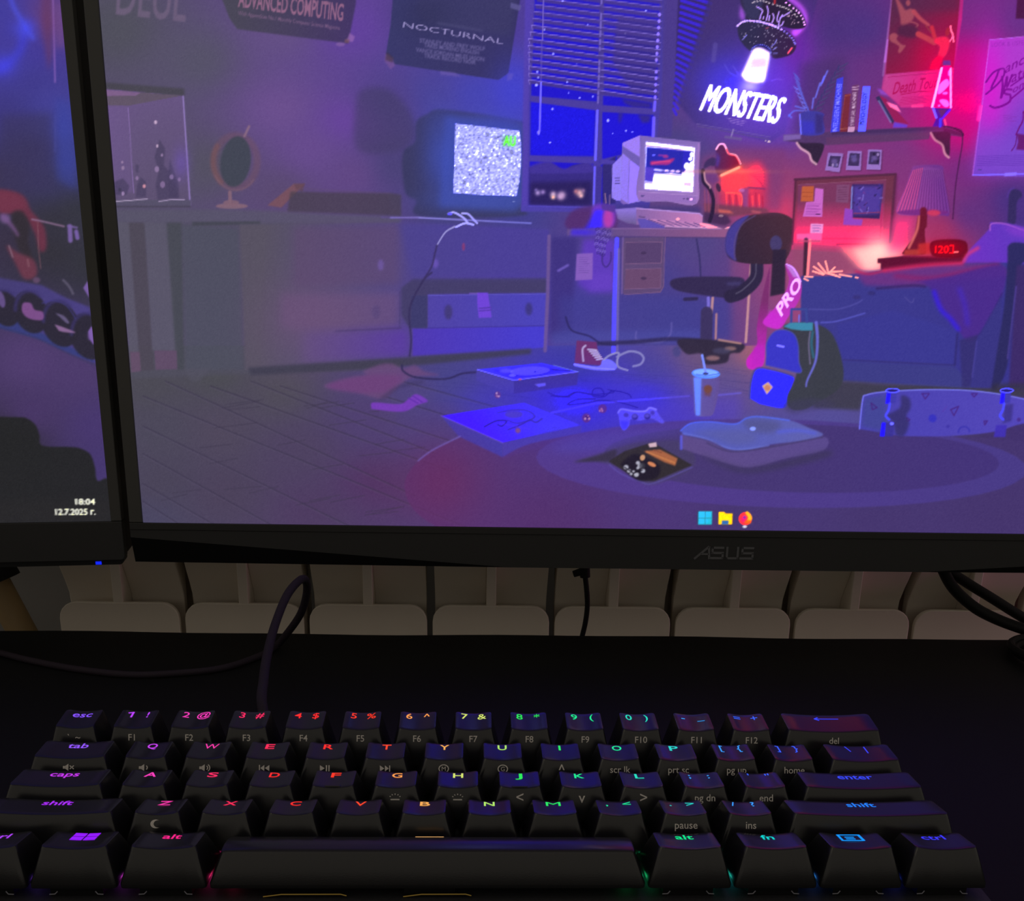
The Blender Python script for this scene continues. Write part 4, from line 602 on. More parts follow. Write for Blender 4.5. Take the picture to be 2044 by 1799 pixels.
    p.poly(ZC(380, 1395, 468, 1395, 462, 1510, 370, 1510), (196, 96, 60), .95, blur=.5); p.line(ZC(385, 1440, 460, 1440), 1.2, (140, 60, 50), .7); p.line(ZC(385, 1470, 455, 1470), 1.2, (140, 60, 50), .7)
    p.poly(ZC(478, 1410, 540, 1415, 530, 1625, 385, 1622, 410, 1515, 470, 1510), (206, 106, 206), .97, blur=.5)
    for i in range(7): p.line(ZC(418 - i * 2, 1530 + i * 12, 520 - (i % 3) * 16, 1532 + i * 12), 1.1, (140, 60, 150), .7)
    p.line(ZC(485, 1605, 512, 1606), 2, (60, 20, 70)); p.poly(ZC(640, 1385, 735, 1385, 725, 1520, 632, 1515), (128, 74, 116), .95, blur=.6)
    for i in range(6): p.line(ZC(650, 1405 + i * 18, 715, 1402 + i * 18), 1.2, (92, 44, 80), .7)
    p.poly(ZC(755, 1380, 990, 1378, 960, 1640, 735, 1630), (58, 38, 96), .98, blur=.6); p.poly(ZC(765, 1395, 985, 1395, 960, 1600, 760, 1610), (92, 70, 180), .7, blur=3)
    for i in range(44): q = ZC(rnd.uniform(770, 975), rnd.uniform(1395, 1600))[0]; p.line([q, (q[0] + rnd.uniform(-6, 6), q[1] + rnd.uniform(-6, 6))], 2, rnd.choice([(40, 26, 70), (150, 130, 230), (110, 60, 150), (70, 60, 160)]), .7, blur=.5)
    p.line(ZC(770, 1600, 960, 1590), 2.5, (150, 60, 100), .7); p.line(ZC(755, 1400, 745, 1620), 2.6, (140, 150, 236), .8)
    p.poly(ZC(700, 1560, 760, 1570, 760, 1640, 835, 1645, 825, 1690, 688, 1685), (150, 70, 196), .95, blur=.6)
    p.poly(ZF(445, 248, 538, 250, 525, 375, 340, 365, 340, 325, 440, 322), (226, 100, 180), .85, blur=.8); p.poly(ZF(445, 248, 538, 250, 532, 320, 440, 318), (226, 150, 220), .95, blur=.5)
    for i in range(5): p.line(ZF(458, 262 + i * 12, 520 - (i % 2) * 14, 264 + i * 12), 1.1, (160, 90, 170), .8)
    # ---- glow behind the bed, lamp, clock
    p.poly(ZF(300, 400, 700, 430, 860, 610, 300, 640), (150, 74, 112), .8, blur=6)
    p.poly(ZF(660, 430, 1130, 400, 1200, 440, 950, 500, 960, 610, 840, 618), (255, 130, 150), .95, blur=5); p.poly(ZF(760, 440, 1050, 420, 1140, 480, 950, 500, 955, 600, 860, 612), (255, 200, 196), .9, blur=6); p.glow(1755, 500, 24, 22, (255, 226, 214), .8); p.poly(ZF(1060, 200, 1230, 190, 1150, 450, 1020, 470), (255, 60, 140), .7, blur=8)
    p.line(ZF(410, 370, 400, 640), 8, (66, 36, 60), .95, blur=1); p.line(ZF(440, 372, 420, 635), 5, (255, 150, 160), .95, blur=.7); p.poly(ZF(345, 370, 520, 372, 520, 390, 340, 385), (210, 84, 130), .8, blur=1)
    p.poly(so(ZF(1255, 150, 1320, 150, 1300, 300, 1310, 440, 1290, 480, 1140, 480, 1150, 440, 1220, 350)), (110, 24, 50), .97, blur=.8); p.line(so(ZF(1262, 170, 1240, 300, 1180, 430)), 5, (226, 110, 110), .9, blur=1.2); p.poly(ZF(1150, 445, 1260, 440, 1260, 485, 1140, 485), (206, 70, 60), .7, blur=1.5)
    sh = so(ZC(1210, 1245, 1320, 1235, 1430, 1245, 1440, 1320, 1485, 1590, 1440, 1615, 1320, 1600, 1180, 1615, 1085, 1585, 1150, 1420), 6)
    p.poly(sh, (166, 70, 150), 1, blur=.7, c2=(110, 50, 140), g=((1800, 400), (1880, 380))); p.poly(ZC(1215, 1240, 1430, 1245, 1440, 1330, 1190, 1330), (120, 60, 140), .6, blur=5)
    for i in range(17):
        t = i / 16.0; xt = 1215 + 215 * t; xb = 1095 + 385 * t; p.line(ZC(xt, 1275 - 20 * math.sin(t * 3.1), xb, 1590 + 10 * math.sin(t * 3.1)), 1.6, (255, 90, 150) if t < .35 else (156, 84, 176), .7 - .3 * t, blur=.5)
        p.line(ZC(xt + 6, 1275, xb + 10, 1590), 1.4, (80, 36, 100), .5, blur=.5)
    p.ell(*ZC(1285, 1592)[0], 52, 6, (120, 44, 130), .9, blur=1); p.ell(*ZC(1365, 1595)[0], 14, 6, (226, 60, 90), .8, blur=1.5); p.line(ZF(1290, 150, 1290, 260), 14, (110, 24, 50), .95, blur=1.2)
    p.poly(ZF(945, 510, 1150, 490, 1600, 500, 1580, 540, 970, 600, 968, 545, 945, 545), (92, 16, 50), .97, blur=1); p.line(ZF(1140, 492, 1600, 500), 4, (150, 26, 66), .7, blur=1.5); p.poly(ZF(1250, 400, 1340, 390, 1345, 480, 1250, 480), (206, 56, 56), .8, blur=2)
    p.poly(sm(ZF(1350, 385, 1480, 365, 1600, 378, 1622, 440, 1600, 500, 1400, 500, 1345, 470)), (96, 14, 40), .97, blur=1); p.glow(1885, 496, 26, 12, (220, 0, 30), .6)
    p.text('1', ZF(1376, 468)[0], ZF(1386, 468)[0], ZF(1378, 410)[0], (255, 20, 40), 1, bold=.01, blur=.6); p.text('20', ZF(1398, 468)[0], ZF(1478, 468)[0], ZF(1402, 410)[0], (255, 20, 40), 1, bold=.012, blur=.6)
    p.line(ZF(1520, 462, 1548, 460), 3, (255, 130, 140), .95, blur=.5); p.line(ZF(1488, 412, 1515, 412, 1512, 468, 1485, 468), 2.4, (255, 20, 40), .9, blur=.5)
    # ---- bed
    p.poly(so(ZF(1580, 535, 1640, 440, 1780, 290, 1790, 240, 1830, 240, 1950, 250, 2100, 300, 2300, 420, 2200, 640, 1600, 600)), (112, 52, 196), 1, blur=1.2, c2=(96, 56, 190), g=((1930, 500), (2030, 480))); p.line(so(ZF(1590, 540, 1620, 480, 1700, 430)), 6, (255, 60, 100), .7, blur=2.5); p.line(so(ZF(1790, 300, 1800, 250, 1900, 250, 2044, 300)), 2.4, (200, 110, 220), .7, blur=.8); p.poly(ZF(1880, 260, 2200, 290, 2200, 400, 1950, 330), (140, 62, 206), .6, blur=5)
    p.poly(ZF(370, 640, 560, 640, 840, 620, 960, 600, 1600, 545, 1900, 540, 2200, 560, 2200, 1480, 1560, 1480, 560, 1420, 370, 1000), (62, 60, 140), 1, blur=1.2, c2=(58, 54, 140), g=((1620, 600), (1980, 760)))
    p.poly(so(ZF(760, 600, 960, 600, 1300, 560, 1600, 545, 1850, 560, 1900, 640, 1500, 690, 1150, 720, 850, 710)), (110, 52, 130), .9, blur=4); p.line(so(ZF(1000, 600, 1300, 560, 1580, 545)), 7, (236, 40, 90), .8, blur=3); p.line(so(ZF(1080, 640, 1340, 660, 1560, 620, 1850, 560)), 8, (150, 30, 96), .7, blur=4); p.line(so(ZF(780, 605, 880, 625, 1000, 600)), 4, (226, 40, 80), .7, blur=2)
    p.poly(so(ZF(940, 730, 1200, 690, 1330, 720, 1400, 880, 1500, 1000, 1560, 1060, 1620, 1130, 1700, 1090, 1880, 780, 1880, 560, 1500, 640)), (76, 44, 140), .92, blur=2.5); p.line(so(ZF(1370, 760, 1420, 890, 1490, 960, 1550, 1040)), 9, (56, 36, 226), .85, blur=3); p.line(so(ZF(1560, 740, 1600, 860, 1620, 1000)), 9, (70, 44, 196), .7, blur=4); p.line(so(ZF(940, 735, 1200, 712, 1300, 720)), 5, (54, 36, 96), .7, blur=1.5); p.line(so(ZF(1600, 1130, 1700, 1090, 1800, 930, 1880, 770)), 3, (52, 36, 110), .6, blur=1)
    p.line(so(ZF(430, 890, 640, 890, 780, 850, 830, 820)), 2.4, (88, 84, 170), .7, blur=.8); p.line(so(ZF(520, 990, 640, 980, 850, 920)), 3, (92, 92, 200), .8, blur=.8); p.line(so(ZF(1150, 800, 1200, 840, 1220, 810)), 2, (92, 84, 160), .6, blur=.7); p.ell(*ZF(900, 770)[0], 8, 4, (52, 46, 110), .7, blur=1.5); p.ell(*ZF(790, 800)[0], 8, 4, (54, 46, 110), .6, blur=1.5)
    p.poly(ZF(1070, 900, 1350, 990, 1540, 1060, 1520, 1310, 700, 1270, 660, 1200, 640, 1000), (60, 58, 146), .9, blur=3); p.line(ZF(690, 1270, 1520, 1310), 3, (54, 48, 110), .7, blur=1); p.line(ZF(1545, 1070, 1525, 1310), 4, (50, 44, 110), .8, blur=1.2); p.poly(ZF(690, 1280, 1530, 1320, 1650, 1480, 560, 1415, 680, 1400), (62, 62, 134), .9, blur=2); p.line(ZF(560, 1420, 1650, 1478), 2, (76, 80, 120), .5, blur=1)
    p.poly(ZF(1560, 1120, 1700, 1080, 1650, 1450, 1640, 1480, 1580, 1480), (54, 48, 110), .8, blur=2); p.poly(ZF(1700, 1100, 1880, 780, 1860, 1480, 1650, 1480), (58, 54, 130), .9, blur=2); p.line(ZF(1690, 1130, 1655, 1400), 2.4, (84, 76, 170), .6, blur=1)
    p.poly(so(ZF(1920, 420, 1960, 390, 2050, 395, 2200, 420, 2200, 560, 2040, 540, 1990, 720, 1920, 1300, 1840, 1480, 1800, 1480, 1890, 900, 1920, 540)), (46, 44, 96), .97, blur=1.5); p.poly(ZF(1990, 560, 2250, 540, 2250, 1480, 1930, 1470), (62, 44, 104), .95, blur=2); p.line(ZF(1985, 720, 1920, 1260), 3, (90, 72, 170), .6, blur=1)
    p.poly(so(ZF(1930, 30, 1960, -10, 2010, 0, 2030, 40, 1990, 90, 1980, 240, 1920, 240)), (54, 44, 96), .95, blur=1.2); p.line(so(ZF(1920, 50, 1935, 0, 1970, -20)), 3, (84, 56, 150), .8, blur=1)
    p.poly([(2060, 500), (2240, 480), (2420, 520), (2700, 560), (2710, 800), (2250, 790), (2060, 770)], (58, 46, 112), .95, blur=3); p.poly([(2090, 470), (2180, 440), (2330, 470), (2360, 540), (2100, 560)], (92, 54, 170), .9, blur=3)
    # flakes on the bed corner
    for q in ([465, 570, 545, 625], [500, 545, 560, 620], [555, 530, 575, 610], [625, 575, 580, 620], [680, 605, 600, 610], [460, 605, 540, 630], [600, 625, 665, 650], [660, 630, 750, 645], [780, 650, 798, 655], [570, 620, 640, 640], [400, 645, 460, 648], [395, 660, 425, 675]): p.line(ZF(*q), 3.2, (255, 190, 180), .95, blur=.5)
    p.poly(ZI(480, 290, 820, 310, 1140, 340, 2044, 380, 2100, 420, 1820, 400, 1000, 395, 840, 410, 810, 520, 460, 500), (62, 60, 76), .9, blur=3)
    p.line(ZF(1830, 1480, 2200, 1470), 16, (56, 52, 66), .7, blur=4)
    # ---- scarf on the chair
    sc_ = so(ZE(1830, 510, 1800, 620, 1770, 750, 1740, 930, 1740, 1050, 1670, 1150, 1690, 1215, 1780, 1190, 1800, 1040, 1810, 930), 5)
    p.poly(sc_, (122, 48, 110), .97, blur=.8, c2=(206, 40, 200), g=((1510, 600), (1500, 720))); p.poly(ZE(1720, 1060, 1790, 1050, 1780, 1190, 1700, 1200), (190, 40, 196), .8, blur=3)
    p.poly(so(ZE(1930, 500, 1970, 510, 2020, 570, 2044, 640, 2030, 740, 1960, 850, 1890, 940, 1780, 900, 1860, 800, 1940, 680, 1960, 600), 5), (176, 56, 170), .97, blur=.8, c2=(206, 50, 210), g=((1590, 540), (1530, 650))); p.poly(so(ZE(1935, 505, 1985, 520, 2025, 580, 1990, 590)), (196, 130, 226), .9, blur=1)
    p.line(so(ZE(1940, 500, 1990, 530, 2040, 620)), 2.4, (236, 180, 250), .9, blur=.5)
    p.text('PRO', ZE(1905, 860)[0], ZE(2050, 640)[0], ZE(1868, 790)[0], (236, 206, 250), .97, bold=.03, blur=.5)
    p.poly(ZE(1830, 810, 1920, 870, 1880, 935, 1790, 890), (206, 46, 214), .7, blur=2)
    # ---- backpack
    p.poly(sm(ZF(240, 1030, 330, 990, 480, 1000, 600, 1070, 670, 1240, 690, 1400, 640, 1500, 480, 1600, 400, 1640, 300, 1640, 260, 1560, 330, 1400, 350, 1200)), (60, 62, 74), .98, blur=1.2); p.poly(ZF(240, 1020, 290, 990, 460, 990, 460, 1050, 380, 1050, 300, 1040), (64, 140, 176), .97, blur=1); p.line(ZF(298, 985, 300, 890, 410, 890, 415, 985), 5, (62, 72, 150), .95, blur=.6); p.line(ZF(357, 935, 357, 985), 3, (110, 110, 226), .9)
    p.line(so(ZF(485, 990, 495, 1120, 480, 1280, 420, 1420, 410, 1470)), 6.5, (110, 110, 220), .9, blur=.8, w2=3); p.line(so(ZF(440, 1060, 430, 1160, 440, 1300)), 3, (120, 110, 150), .8, blur=.7); p.line(so(ZF(460, 1060, 450, 1150, 465, 1250)), 5, (50, 110, 140), .8, blur=1.2)
    p.poly(so(ZF(110, 1240, 115, 1140, 170, 1060, 250, 1045, 320, 1080, 350, 1160, 355, 1280, 370, 1365, 240, 1340, 105, 1310)), (58, 56, 200), .98, blur=1); p.line(so(ZF(110, 1240, 115, 1140, 170, 1060, 250, 1045, 320, 1080, 350, 1160, 355, 1280, 370, 1365, 240, 1345, 105, 1312)), 2, (80, 84, 170), .8, blur=.7); p.line(ZF(195, 1162, 240, 1172), 4, (150, 140, 250), .95, blur=.6)
    p.poly(so(ZF(-10, 1560, 0, 1440, 40, 1340, 160, 1350, 310, 1395, 305, 1460, 270, 1540, 260, 1620, 200, 1630, 60, 1600)), (52, 48, 250), 1, blur=1); p.line(so(ZF(-15, 1560, -5, 1440, 38, 1335, 160, 1345, 312, 1392)), 3, (66, 70, 150), .8, blur=1); p.poly(ZF(80, 1465, 125, 1435, 160, 1475, 115, 1530), (226, 176, 150), .97, blur=.8); p.ell(*ZF(120, 1480)[0], 6, 6, (206, 130, 104), .9, blur=.8)
    p.poly(sm(ZF(250, 1600, 460, 1560, 640, 1610, 470, 1640, 300, 1670)), (64, 60, 96), .5, blur=4)
    # ---- floor things
    p.poly(sm(ZD(680, 1290, 820, 1240, 960, 1215, 940, 1190, 1050, 1145, 1130, 1140, 1200, 1170, 1280, 1150, 1340, 1190, 1440, 1215, 1260, 1230, 1150, 1310, 1060, 1370, 900, 1330)), (106, 74, 122), .85, blur=2.5); p.poly(sm(ZD(700, 1290, 900, 1225, 1190, 1220, 1100, 1320, 900, 1330)), (110, 64, 122), .7, blur=4); p.line(so(ZD(1060, 1370, 1180, 1290, 1330, 1260)), 6, (60, 52, 90), .6, blur=3)
    p.line(so(ZD(1195, 1150, 1205, 1190, 1290, 1230, 1480, 1240, 1590, 1205, 1690, 1195)), 4, (50, 44, 84), .85, blur=.8)
    p.poly(so(ZD(990, 1420, 1010, 1395, 1180, 1405, 1240, 1370, 1290, 1340, 1365, 1385, 1300, 1410, 1200, 1455, 1010, 1440, 995, 1430)), (120, 62, 186), .95, blur=1.2); p.line(ZD(1235, 1365, 1300, 1400), 2, (90, 44, 160), .8); p.line(ZD(1265, 1350, 1330, 1395), 2, (90, 44, 160), .8)
    # record player
    p.poly(ZG(1195, 195, 1450, 270, 1450, 360, 1195, 270), (76, 68, 156), .98, blur=.7); p.poly(ZG(1450, 270, 1890, 210, 1880, 300, 1450, 360), (66, 56, 132), .98, blur=.7); p.poly(ZG(1195, 195, 1640, 150, 1885, 210, 1450, 270), (66, 56, 236), .98, blur=.6); p.poly(ZG(1300, 200, 1640, 165, 1800, 205, 1460, 255), (54, 38, 250), .8, blur=2); p.ell(*ZG(1560, 205)[0], 40, 9, (96, 84, 250), .9, rot=-3, blur=1); p.ring(*ZG(1560, 207)[0], 41, 9.5, 1.4, (40, 30, 130), .9, a0=20, a1=190, rot=-3); p.ell(*ZG(1595, 210)[0], 2, 1.4, (30, 24, 110)); p.ell(*ZG(1400, 205)[0], 14, 4, (120, 110, 255), .6, blur=2); p.line(ZG(1200, 195, 1450, 268, 1885, 210), 1.6, (140, 130, 255), .9, blur=.4); p.line(ZG(1700, 195, 1830, 205), 2.4, (44, 32, 130), .8); p.line(ZG(1720, 165, 1890, 212), 1.6, (120, 140, 220), .7); p.ell(*ZG(1440, 235)[0], 7, 2.6, (110, 100, 250), .9); p.ell(*ZG(1492, 262)[0], 3.6, 1.8, (226, 110, 120), .9, blur=.6); p.poly(ZG(1590, 295, 1665, 285, 1668, 305, 1620, 315), (120, 110, 230), .9, blur=.8)
    p.line(so(ZG(1680, 350, 1740, 375, 1820, 380, 1880, 350, 2000, 365, 2130, 350, 2090, 330)), 2, (36, 28, 130), .85, blur=.4); p.line(so(ZH(0, 375, 100, 378, 170, 350, 300, 370, 360, 370, 340, 325, 290, 330, 285, 375, 360, 380, 420, 340, 520, 360, 545, 385)), 2.2, (36, 26, 140), .85, blur=.4); p.line(so(ZH(300, 395, 180, 400, 120, 425, 130, 435, 260, 420, 340, 405, 470, 420, 590, 455)), 2.2, (36, 26, 140), .85, blur=.4)
    # pizza box
    p.poly(ZG(955, 510, 1375, 695, 1375, 800, 1080, 655), (70, 62, 166), .97, blur=1.2); p.poly(ZG(1375, 695, 1910, 575, 1905, 640, 1375, 800), (76, 62, 168), .97, blur=1.2); p.poly(ZG(955, 510, 1520, 420, 1910, 575, 1375, 693), (68, 30, 250), 1, blur=.8, c2=(74, 62, 220), g=((960, 870), (1060, 805))); p.line(ZG(955, 510, 1375, 695), 2, (120, 90, 220), .7, blur=.8)
    p.line(so(ZG(1250, 585, 1330, 545, 1400, 545, 1370, 580, 1340, 570)), 2.6, (40, 26, 130), .8, blur=.7); p.line(so(ZG(1340, 490, 1440, 470, 1540, 475, 1590, 520, 1480, 560, 1410, 540)), 2.2, (56, 44, 150), .7, blur=.8); p.line(so(ZG(1410, 605, 1500, 570, 1560, 540, 1600, 555, 1640, 530)), 2.4, (50, 36, 140), .7, blur=.8); p.ell(*ZG(1450, 500)[0], 18, 7, (84, 70, 180), .8, blur=2); p.ell(*ZG(1478, 610)[0], 5, 5, (150, 90, 110), .9, blur=1.5); p.line(ZG(1350, 560, 1560, 600), 2, (90, 60, 226), .5)
    for x, y in ((1340, 368),): p.ell(*ZG(x, y)[0], 6, 7, (104, 60, 120), .95, blur=.7); p.ell(*ZG(x - 6, y - 12)[0], 2, 2, (226, 180, 200), .9); p.ell(*ZG(x + 8, y + 10)[0], 2, 2, (226, 170, 190), .9); p.ell(*ZG(x - 4, y + 6)[0], 2, 2, (200, 140, 150), .9)
    for x, y in ((350, 462), (240, 525)):
        p.ell(*ZH(x, y)[0], 8.5, 9, (104, 50, 110), .97, blur=.7)
        for k in range(6): q = ZH(x + rnd.uniform(-22, 22), y + rnd.uniform(-24, 24))[0]; p.ell(q[0], q[1], 2.1, 2.1, rnd.choice([(255, 190, 180), (226, 140, 150), (70, 24, 60)]), .9, blur=.4)
    # rug
    p.poly(so(ZG(1085, 655, 900, 745, 780, 840, 712, 950, 720, 1060, 780, 1160, 900, 1250, 1100, 1340) .tolist() + [(1100, 1100), (1400, 1108), (2100, 1108), (2400, 1000)] + ZI(2300, 780, 1900, 740, 1300, 700).tolist() + [(1560, 866), (1300, 850), (1080, 880), (1003, 912)], 6), (92, 50, 108), .72, blur=1.2, c2=(70, 54, 112), g=((880, 960), (1500, 1000))); p.glow(880, 960, 60, 60, (106, 44, 92), .55)
    p.line(so(ZG(1085, 650, 900, 742, 800, 815)), 3, (124, 104, 200), .6, blur=1); p.line(ZH(0, 490, 300, 425, 940, 375), 3, (112, 96, 255), .6, blur=1); p.line(ZH(1130, 370, 1290, 355), 3, (120, 110, 255), .6, blur=1); p.poly(ZH(940, 380, 560, 480, 900, 590, 1290, 540, 1300, 360), (82, 64, 206), .4, blur=10)
    p.ell(1560, 925, 490, 88, (84, 60, 140), .95, rot=1.5, blur=1.2, c2=(74, 60, 136), g=((1080, 930), (2000, 930))); p.ell(1600, 915, 395, 68, (72, 58, 112), .95, rot=1.5, blur=1.2, c2=(68, 52, 120), g=((1250, 930), (1950, 930)))
    p.poly(sm(ZH(0, 740, 300, 640, 800, 590, 900, 620, 600, 680, 300, 760)), (84, 70, 170), .5, blur=8)
    # comic book
    p.poly(so(ZH(150, 825, 260, 790, 420, 740, 620, 690, 900, 690, 970, 850, 700, 975, 560, 930, 430, 850, 300, 820)), (72, 62, 104), .9, blur=2.5); p.poly(so(ZH(150, 825, 320, 780, 440, 740, 420, 810, 300, 820)), (58, 50, 72), .9, blur=2)
    p.poly(ZH(390, 820, 500, 750, 690, 690, 960, 845, 700, 955, 600, 950), (52, 46, 52), .98, blur=1); p.line(so(ZH(395, 840, 470, 900, 600, 955, 700, 968, 960, 860)), 2.2, (96, 84, 170), .8, blur=1)
    p.poly(so(ZH(470, 840, 560, 770, 660, 800, 740, 850, 720, 930, 600, 950, 520, 900)), (36, 30, 46), .95, blur=2); p.poly(ZH(630, 750, 740, 740, 860, 800, 845, 850, 770, 825, 700, 790), (176, 104, 70), .95, blur=1.2); p.line(ZH(650, 755, 840, 830), 3, (206, 130, 80), .8, blur=.8); p.line(ZH(700, 745, 750, 760), 3, (140, 80, 60), .8)
    p.poly(ZH(660, 700, 715, 690, 720, 720, 670, 725), (226, 190, 200), .95, blur=.8); p.ell(*ZH(685, 840)[0], 9, 4, (226, 140, 96), .95, rot=25, blur=.8); p.ell(*ZH(622, 795)[0], 5, 6, (216, 160, 120), .95, rot=20, blur=.8)
    for x, y, r in ((510, 860, 5), (530, 885, 4), (545, 905, 3), (580, 910, 5), (590, 830, 4), (605, 850, 5), (625, 885, 4.5), (560, 890, 3), (590, 865, 3)): p.ell(*ZH(x, y)[0], r, r * .9, (196, 196, 214), .9, blur=.9)
    p.line(ZH(500, 860, 560, 900, 620, 880), 2.4, (24, 20, 34), .8, blur=.6); p.ell(*ZH(620, 850)[0], 6, 6, (60, 58, 70), .8, blur=1)
    # game pad
    p.poly(so(ZH(455, 490, 480, 465, 560, 475, 640, 475, 670, 455, 710, 465, 740, 510, 770, 550, 750, 562, 680, 530, 600, 545, 545, 535, 530, 580, 495, 612, 470, 580)), (96, 84, 222), .98, blur=.8); p.line(so(ZH(455, 490, 480, 465, 560, 478, 640, 478, 670, 456, 715, 468)), 3, (160, 150, 240), .9, blur=1); p.ell(*ZH(510, 505)[0], 5, 4, (66, 54, 176), .9, blur=1)
    for x, y in ((570, 518), (655, 515)): p.ell(*ZH(x, y)[0], 6, 6, (50, 40, 140), .95, blur=.8); p.ell(*ZH(x - 2, y - 6)[0], 4.5, 3.6, (96, 84, 200), .9, blur=.8)
    p.ell(*ZH(690, 490)[0], 4, 4, (70, 56, 180), .9, blur=.8); p.poly(ZH(470, 545, 530, 545, 515, 600, 480, 600), (60, 52, 236), .7, blur=2)
    # drink cup
    p.poly(so(ZE(1310, 1260, 1480, 1260, 1450, 1500, 1400, 1535, 1330, 1530, 1315, 1500), 4), (104, 92, 170), .98, blur=.7, c2=(100, 80, 148), g=((1390, 800), (1430, 800))); p.poly(ZE(1310, 1270, 1365, 1275, 1355, 1530, 1325, 1530), (110, 150, 250), .95, blur=1.5); p.poly(ZE(1365, 1285, 1470, 1290, 1445, 1520, 1370, 1525), (98, 84, 156), .7, blur=3); p.ell(*ZE(1393, 1245)[0], 28.5, 10, (96, 150, 240), .98, rot=3, blur=.6); p.ell(*ZE(1393, 1240)[0], 25, 7, (136, 186, 250), .95, rot=3, blur=.6); p.line(so(ZE(1330, 1250, 1400, 1258, 1480, 1245)), 2, (66, 90, 190), .7); p.line(ZE(1368, 1120, 1392, 1240), 5, (130, 150, 236), .97, blur=.5); p.ell(*ZE(1392, 1245)[0], 6, 2.6, (50, 50, 120), .8); p.poly(ZE(1380, 1330, 1430, 1330, 1425, 1400, 1385, 1395), (110, 70, 84), .9, blur=2); p.ell(*ZE(1408, 1350)[0], 8, 8, (120, 74, 60), .9, blur=1.2)
    # shoe
    p.poly(ZE(515, 1020, 650, 1030, 660, 1100, 700, 1150, 680, 1190, 500, 1175), (110, 50, 110), .98, blur=.8); p.poly(so(ZE(495, 1175, 660, 1195, 690, 1150, 740, 1150, 785, 1185, 770, 1220, 640, 1222, 500, 1195)), (124, 120, 236), .98, blur=.8); p.line(ZE(498, 1182, 640, 1208, 770, 1216), 3, (150, 146, 250), .9); p.line(so(ZE(575, 1055, 555, 1080, 560, 1160)), 4, (190, 176, 226), .9, blur=.6)
    for i in range(6): p.line(ZE(590 + i * 12, 1080 + i * 14, 650 + i * 8, 1085 + i * 12), 2.6, (206, 200, 240), .9, blur=.4)
    p.line(so(ZE(700, 1150, 740, 1120, 800, 1105, 790, 1160, 800, 1200, 860, 1222)), 4, (150, 146, 200), .95, blur=.5); p.line(so(ZE(790, 1130, 870, 1095, 940, 1105, 970, 1140, 950, 1180, 900, 1195)), 4.4, (140, 136, 196), .95, blur=.6)
    # skateboard
    p.poly(so(ZI(805, 660, 830, 440, 860, 405, 1000, 380, 1300, 365, 1600, 370, 1850, 400, 2050, 440, 2300, 520, 2300, 600, 2030, 620, 1820, 680, 1500, 712, 1140, 712, 1000, 690), 5), (74, 66, 176), .98, blur=1, c2=(84, 72, 186), g=((1720, 830), (2040, 820))); p.poly(ZI(820, 640, 840, 430, 1000, 400, 1020, 690), (66, 72, 140), .7, blur=4); p.line(so(ZI(808, 660, 832, 440, 862, 405, 1000, 381, 1300, 366, 1600, 370, 1850, 398, 2044, 437)), 2.6, (124, 124, 240), .9, blur=.6)
    for q in ([895, 465, 940, 500, 905, 515], [1275, 395, 1330, 395, 1300, 435], [1645, 395, 1690, 395, 1665, 420], [1490, 515, 1550, 490, 1515, 560], [1740, 600, 1765, 600, 1745, 630], [1160, 575, 1185, 590, 1165, 605]): p.line(ZI(*(q + q[:2])), 2.4, (70, 34, 120), .8, blur=.7)
    p.ell(*ZI(1355, 580)[0], 8, 8, (54, 50, 190), .9, blur=1.2); p.ring(*ZI(1590, 680)[0], 11, 10, 3, (56, 50, 170), .8, a0=170, a1=360, blur=.8); p.ell(*ZI(2000, 590)[0], 4, 4, (70, 40, 130), .8, blur=1); p.ell(*ZI(1470, 640)[0], 4, 3, (60, 50, 160), .7, blur=1); p.line(ZI(1430, 530, 1460, 490), 2, (90, 60, 170), .6, blur=.8)
    p.poly(sm(ZI(1010, 560, 1110, 500, 1120, 410, 1180, 430, 1190, 500, 1160, 560, 1180, 620, 1140, 710, 1080, 700, 1060, 610)), (56, 50, 110), .9, blur=2.5); p.poly(ZI(1890, 480, 1960, 470, 1945, 600, 1880, 620), (60, 50, 130), .8, blur=2)
    for x, y in ((1020, 370), (1875, 370)): p.poly(ZI(x - 5, y, x + 70, y, x + 60, y + 95, x - 15, y + 100), (66, 60, 170), .95, blur=.8); p.poly(ZI(x - 5, y, x + 25, y, x + 15, y + 100, x - 18, y + 100), (40, 26, 250), .98, blur=.8); p.ell(*ZI(x + 35, y + 2)[0], 12, 3.4, (40, 30, 120), .9); p.ring(*ZI(x + 35, y + 2)[0], 13, 4, 2, (110, 110, 255), .95); p.line(so(ZI(x + 15, y + 100, x + 5, y + 150, x - 15, y + 190, x + 10, y + 220)), 5, (80, 80, 240), .95, blur=.8)
    p.poly(ZI(975, 610, 1070, 615, 1060, 715, 960, 715), (60, 52, 150), .95, blur=.8); p.poly(ZI(975, 610, 1005, 612, 995, 718, 960, 715), (40, 26, 250), .98, blur=.8); p.ell(*ZI(1050, 620)[0], 4, 3, (130, 130, 255), .9); p.poly(ZI(1830, 630, 1910, 630, 1900, 720, 1812, 720), (66, 50, 180), .95, blur=1)
    # pillow-like cushion box on the rug
    p.poly(so(ZH(880, 615, 900, 640, 1060, 680, 1180, 735, 1290, 745, 1500, 715, 1850, 650, 1855, 745, 1600, 800, 1400, 855, 1270, 855, 1060, 790, 890, 735), 4), (94, 76, 136), .98, blur=1.2, c2=(90, 74, 140), g=((1380, 880), (1640, 880))); p.poly(sm(ZH(1000, 770, 1270, 860, 1440, 850, 1860, 750, 1880, 790, 1500, 880, 1260, 890)), (58, 54, 80), .6, blur=5)
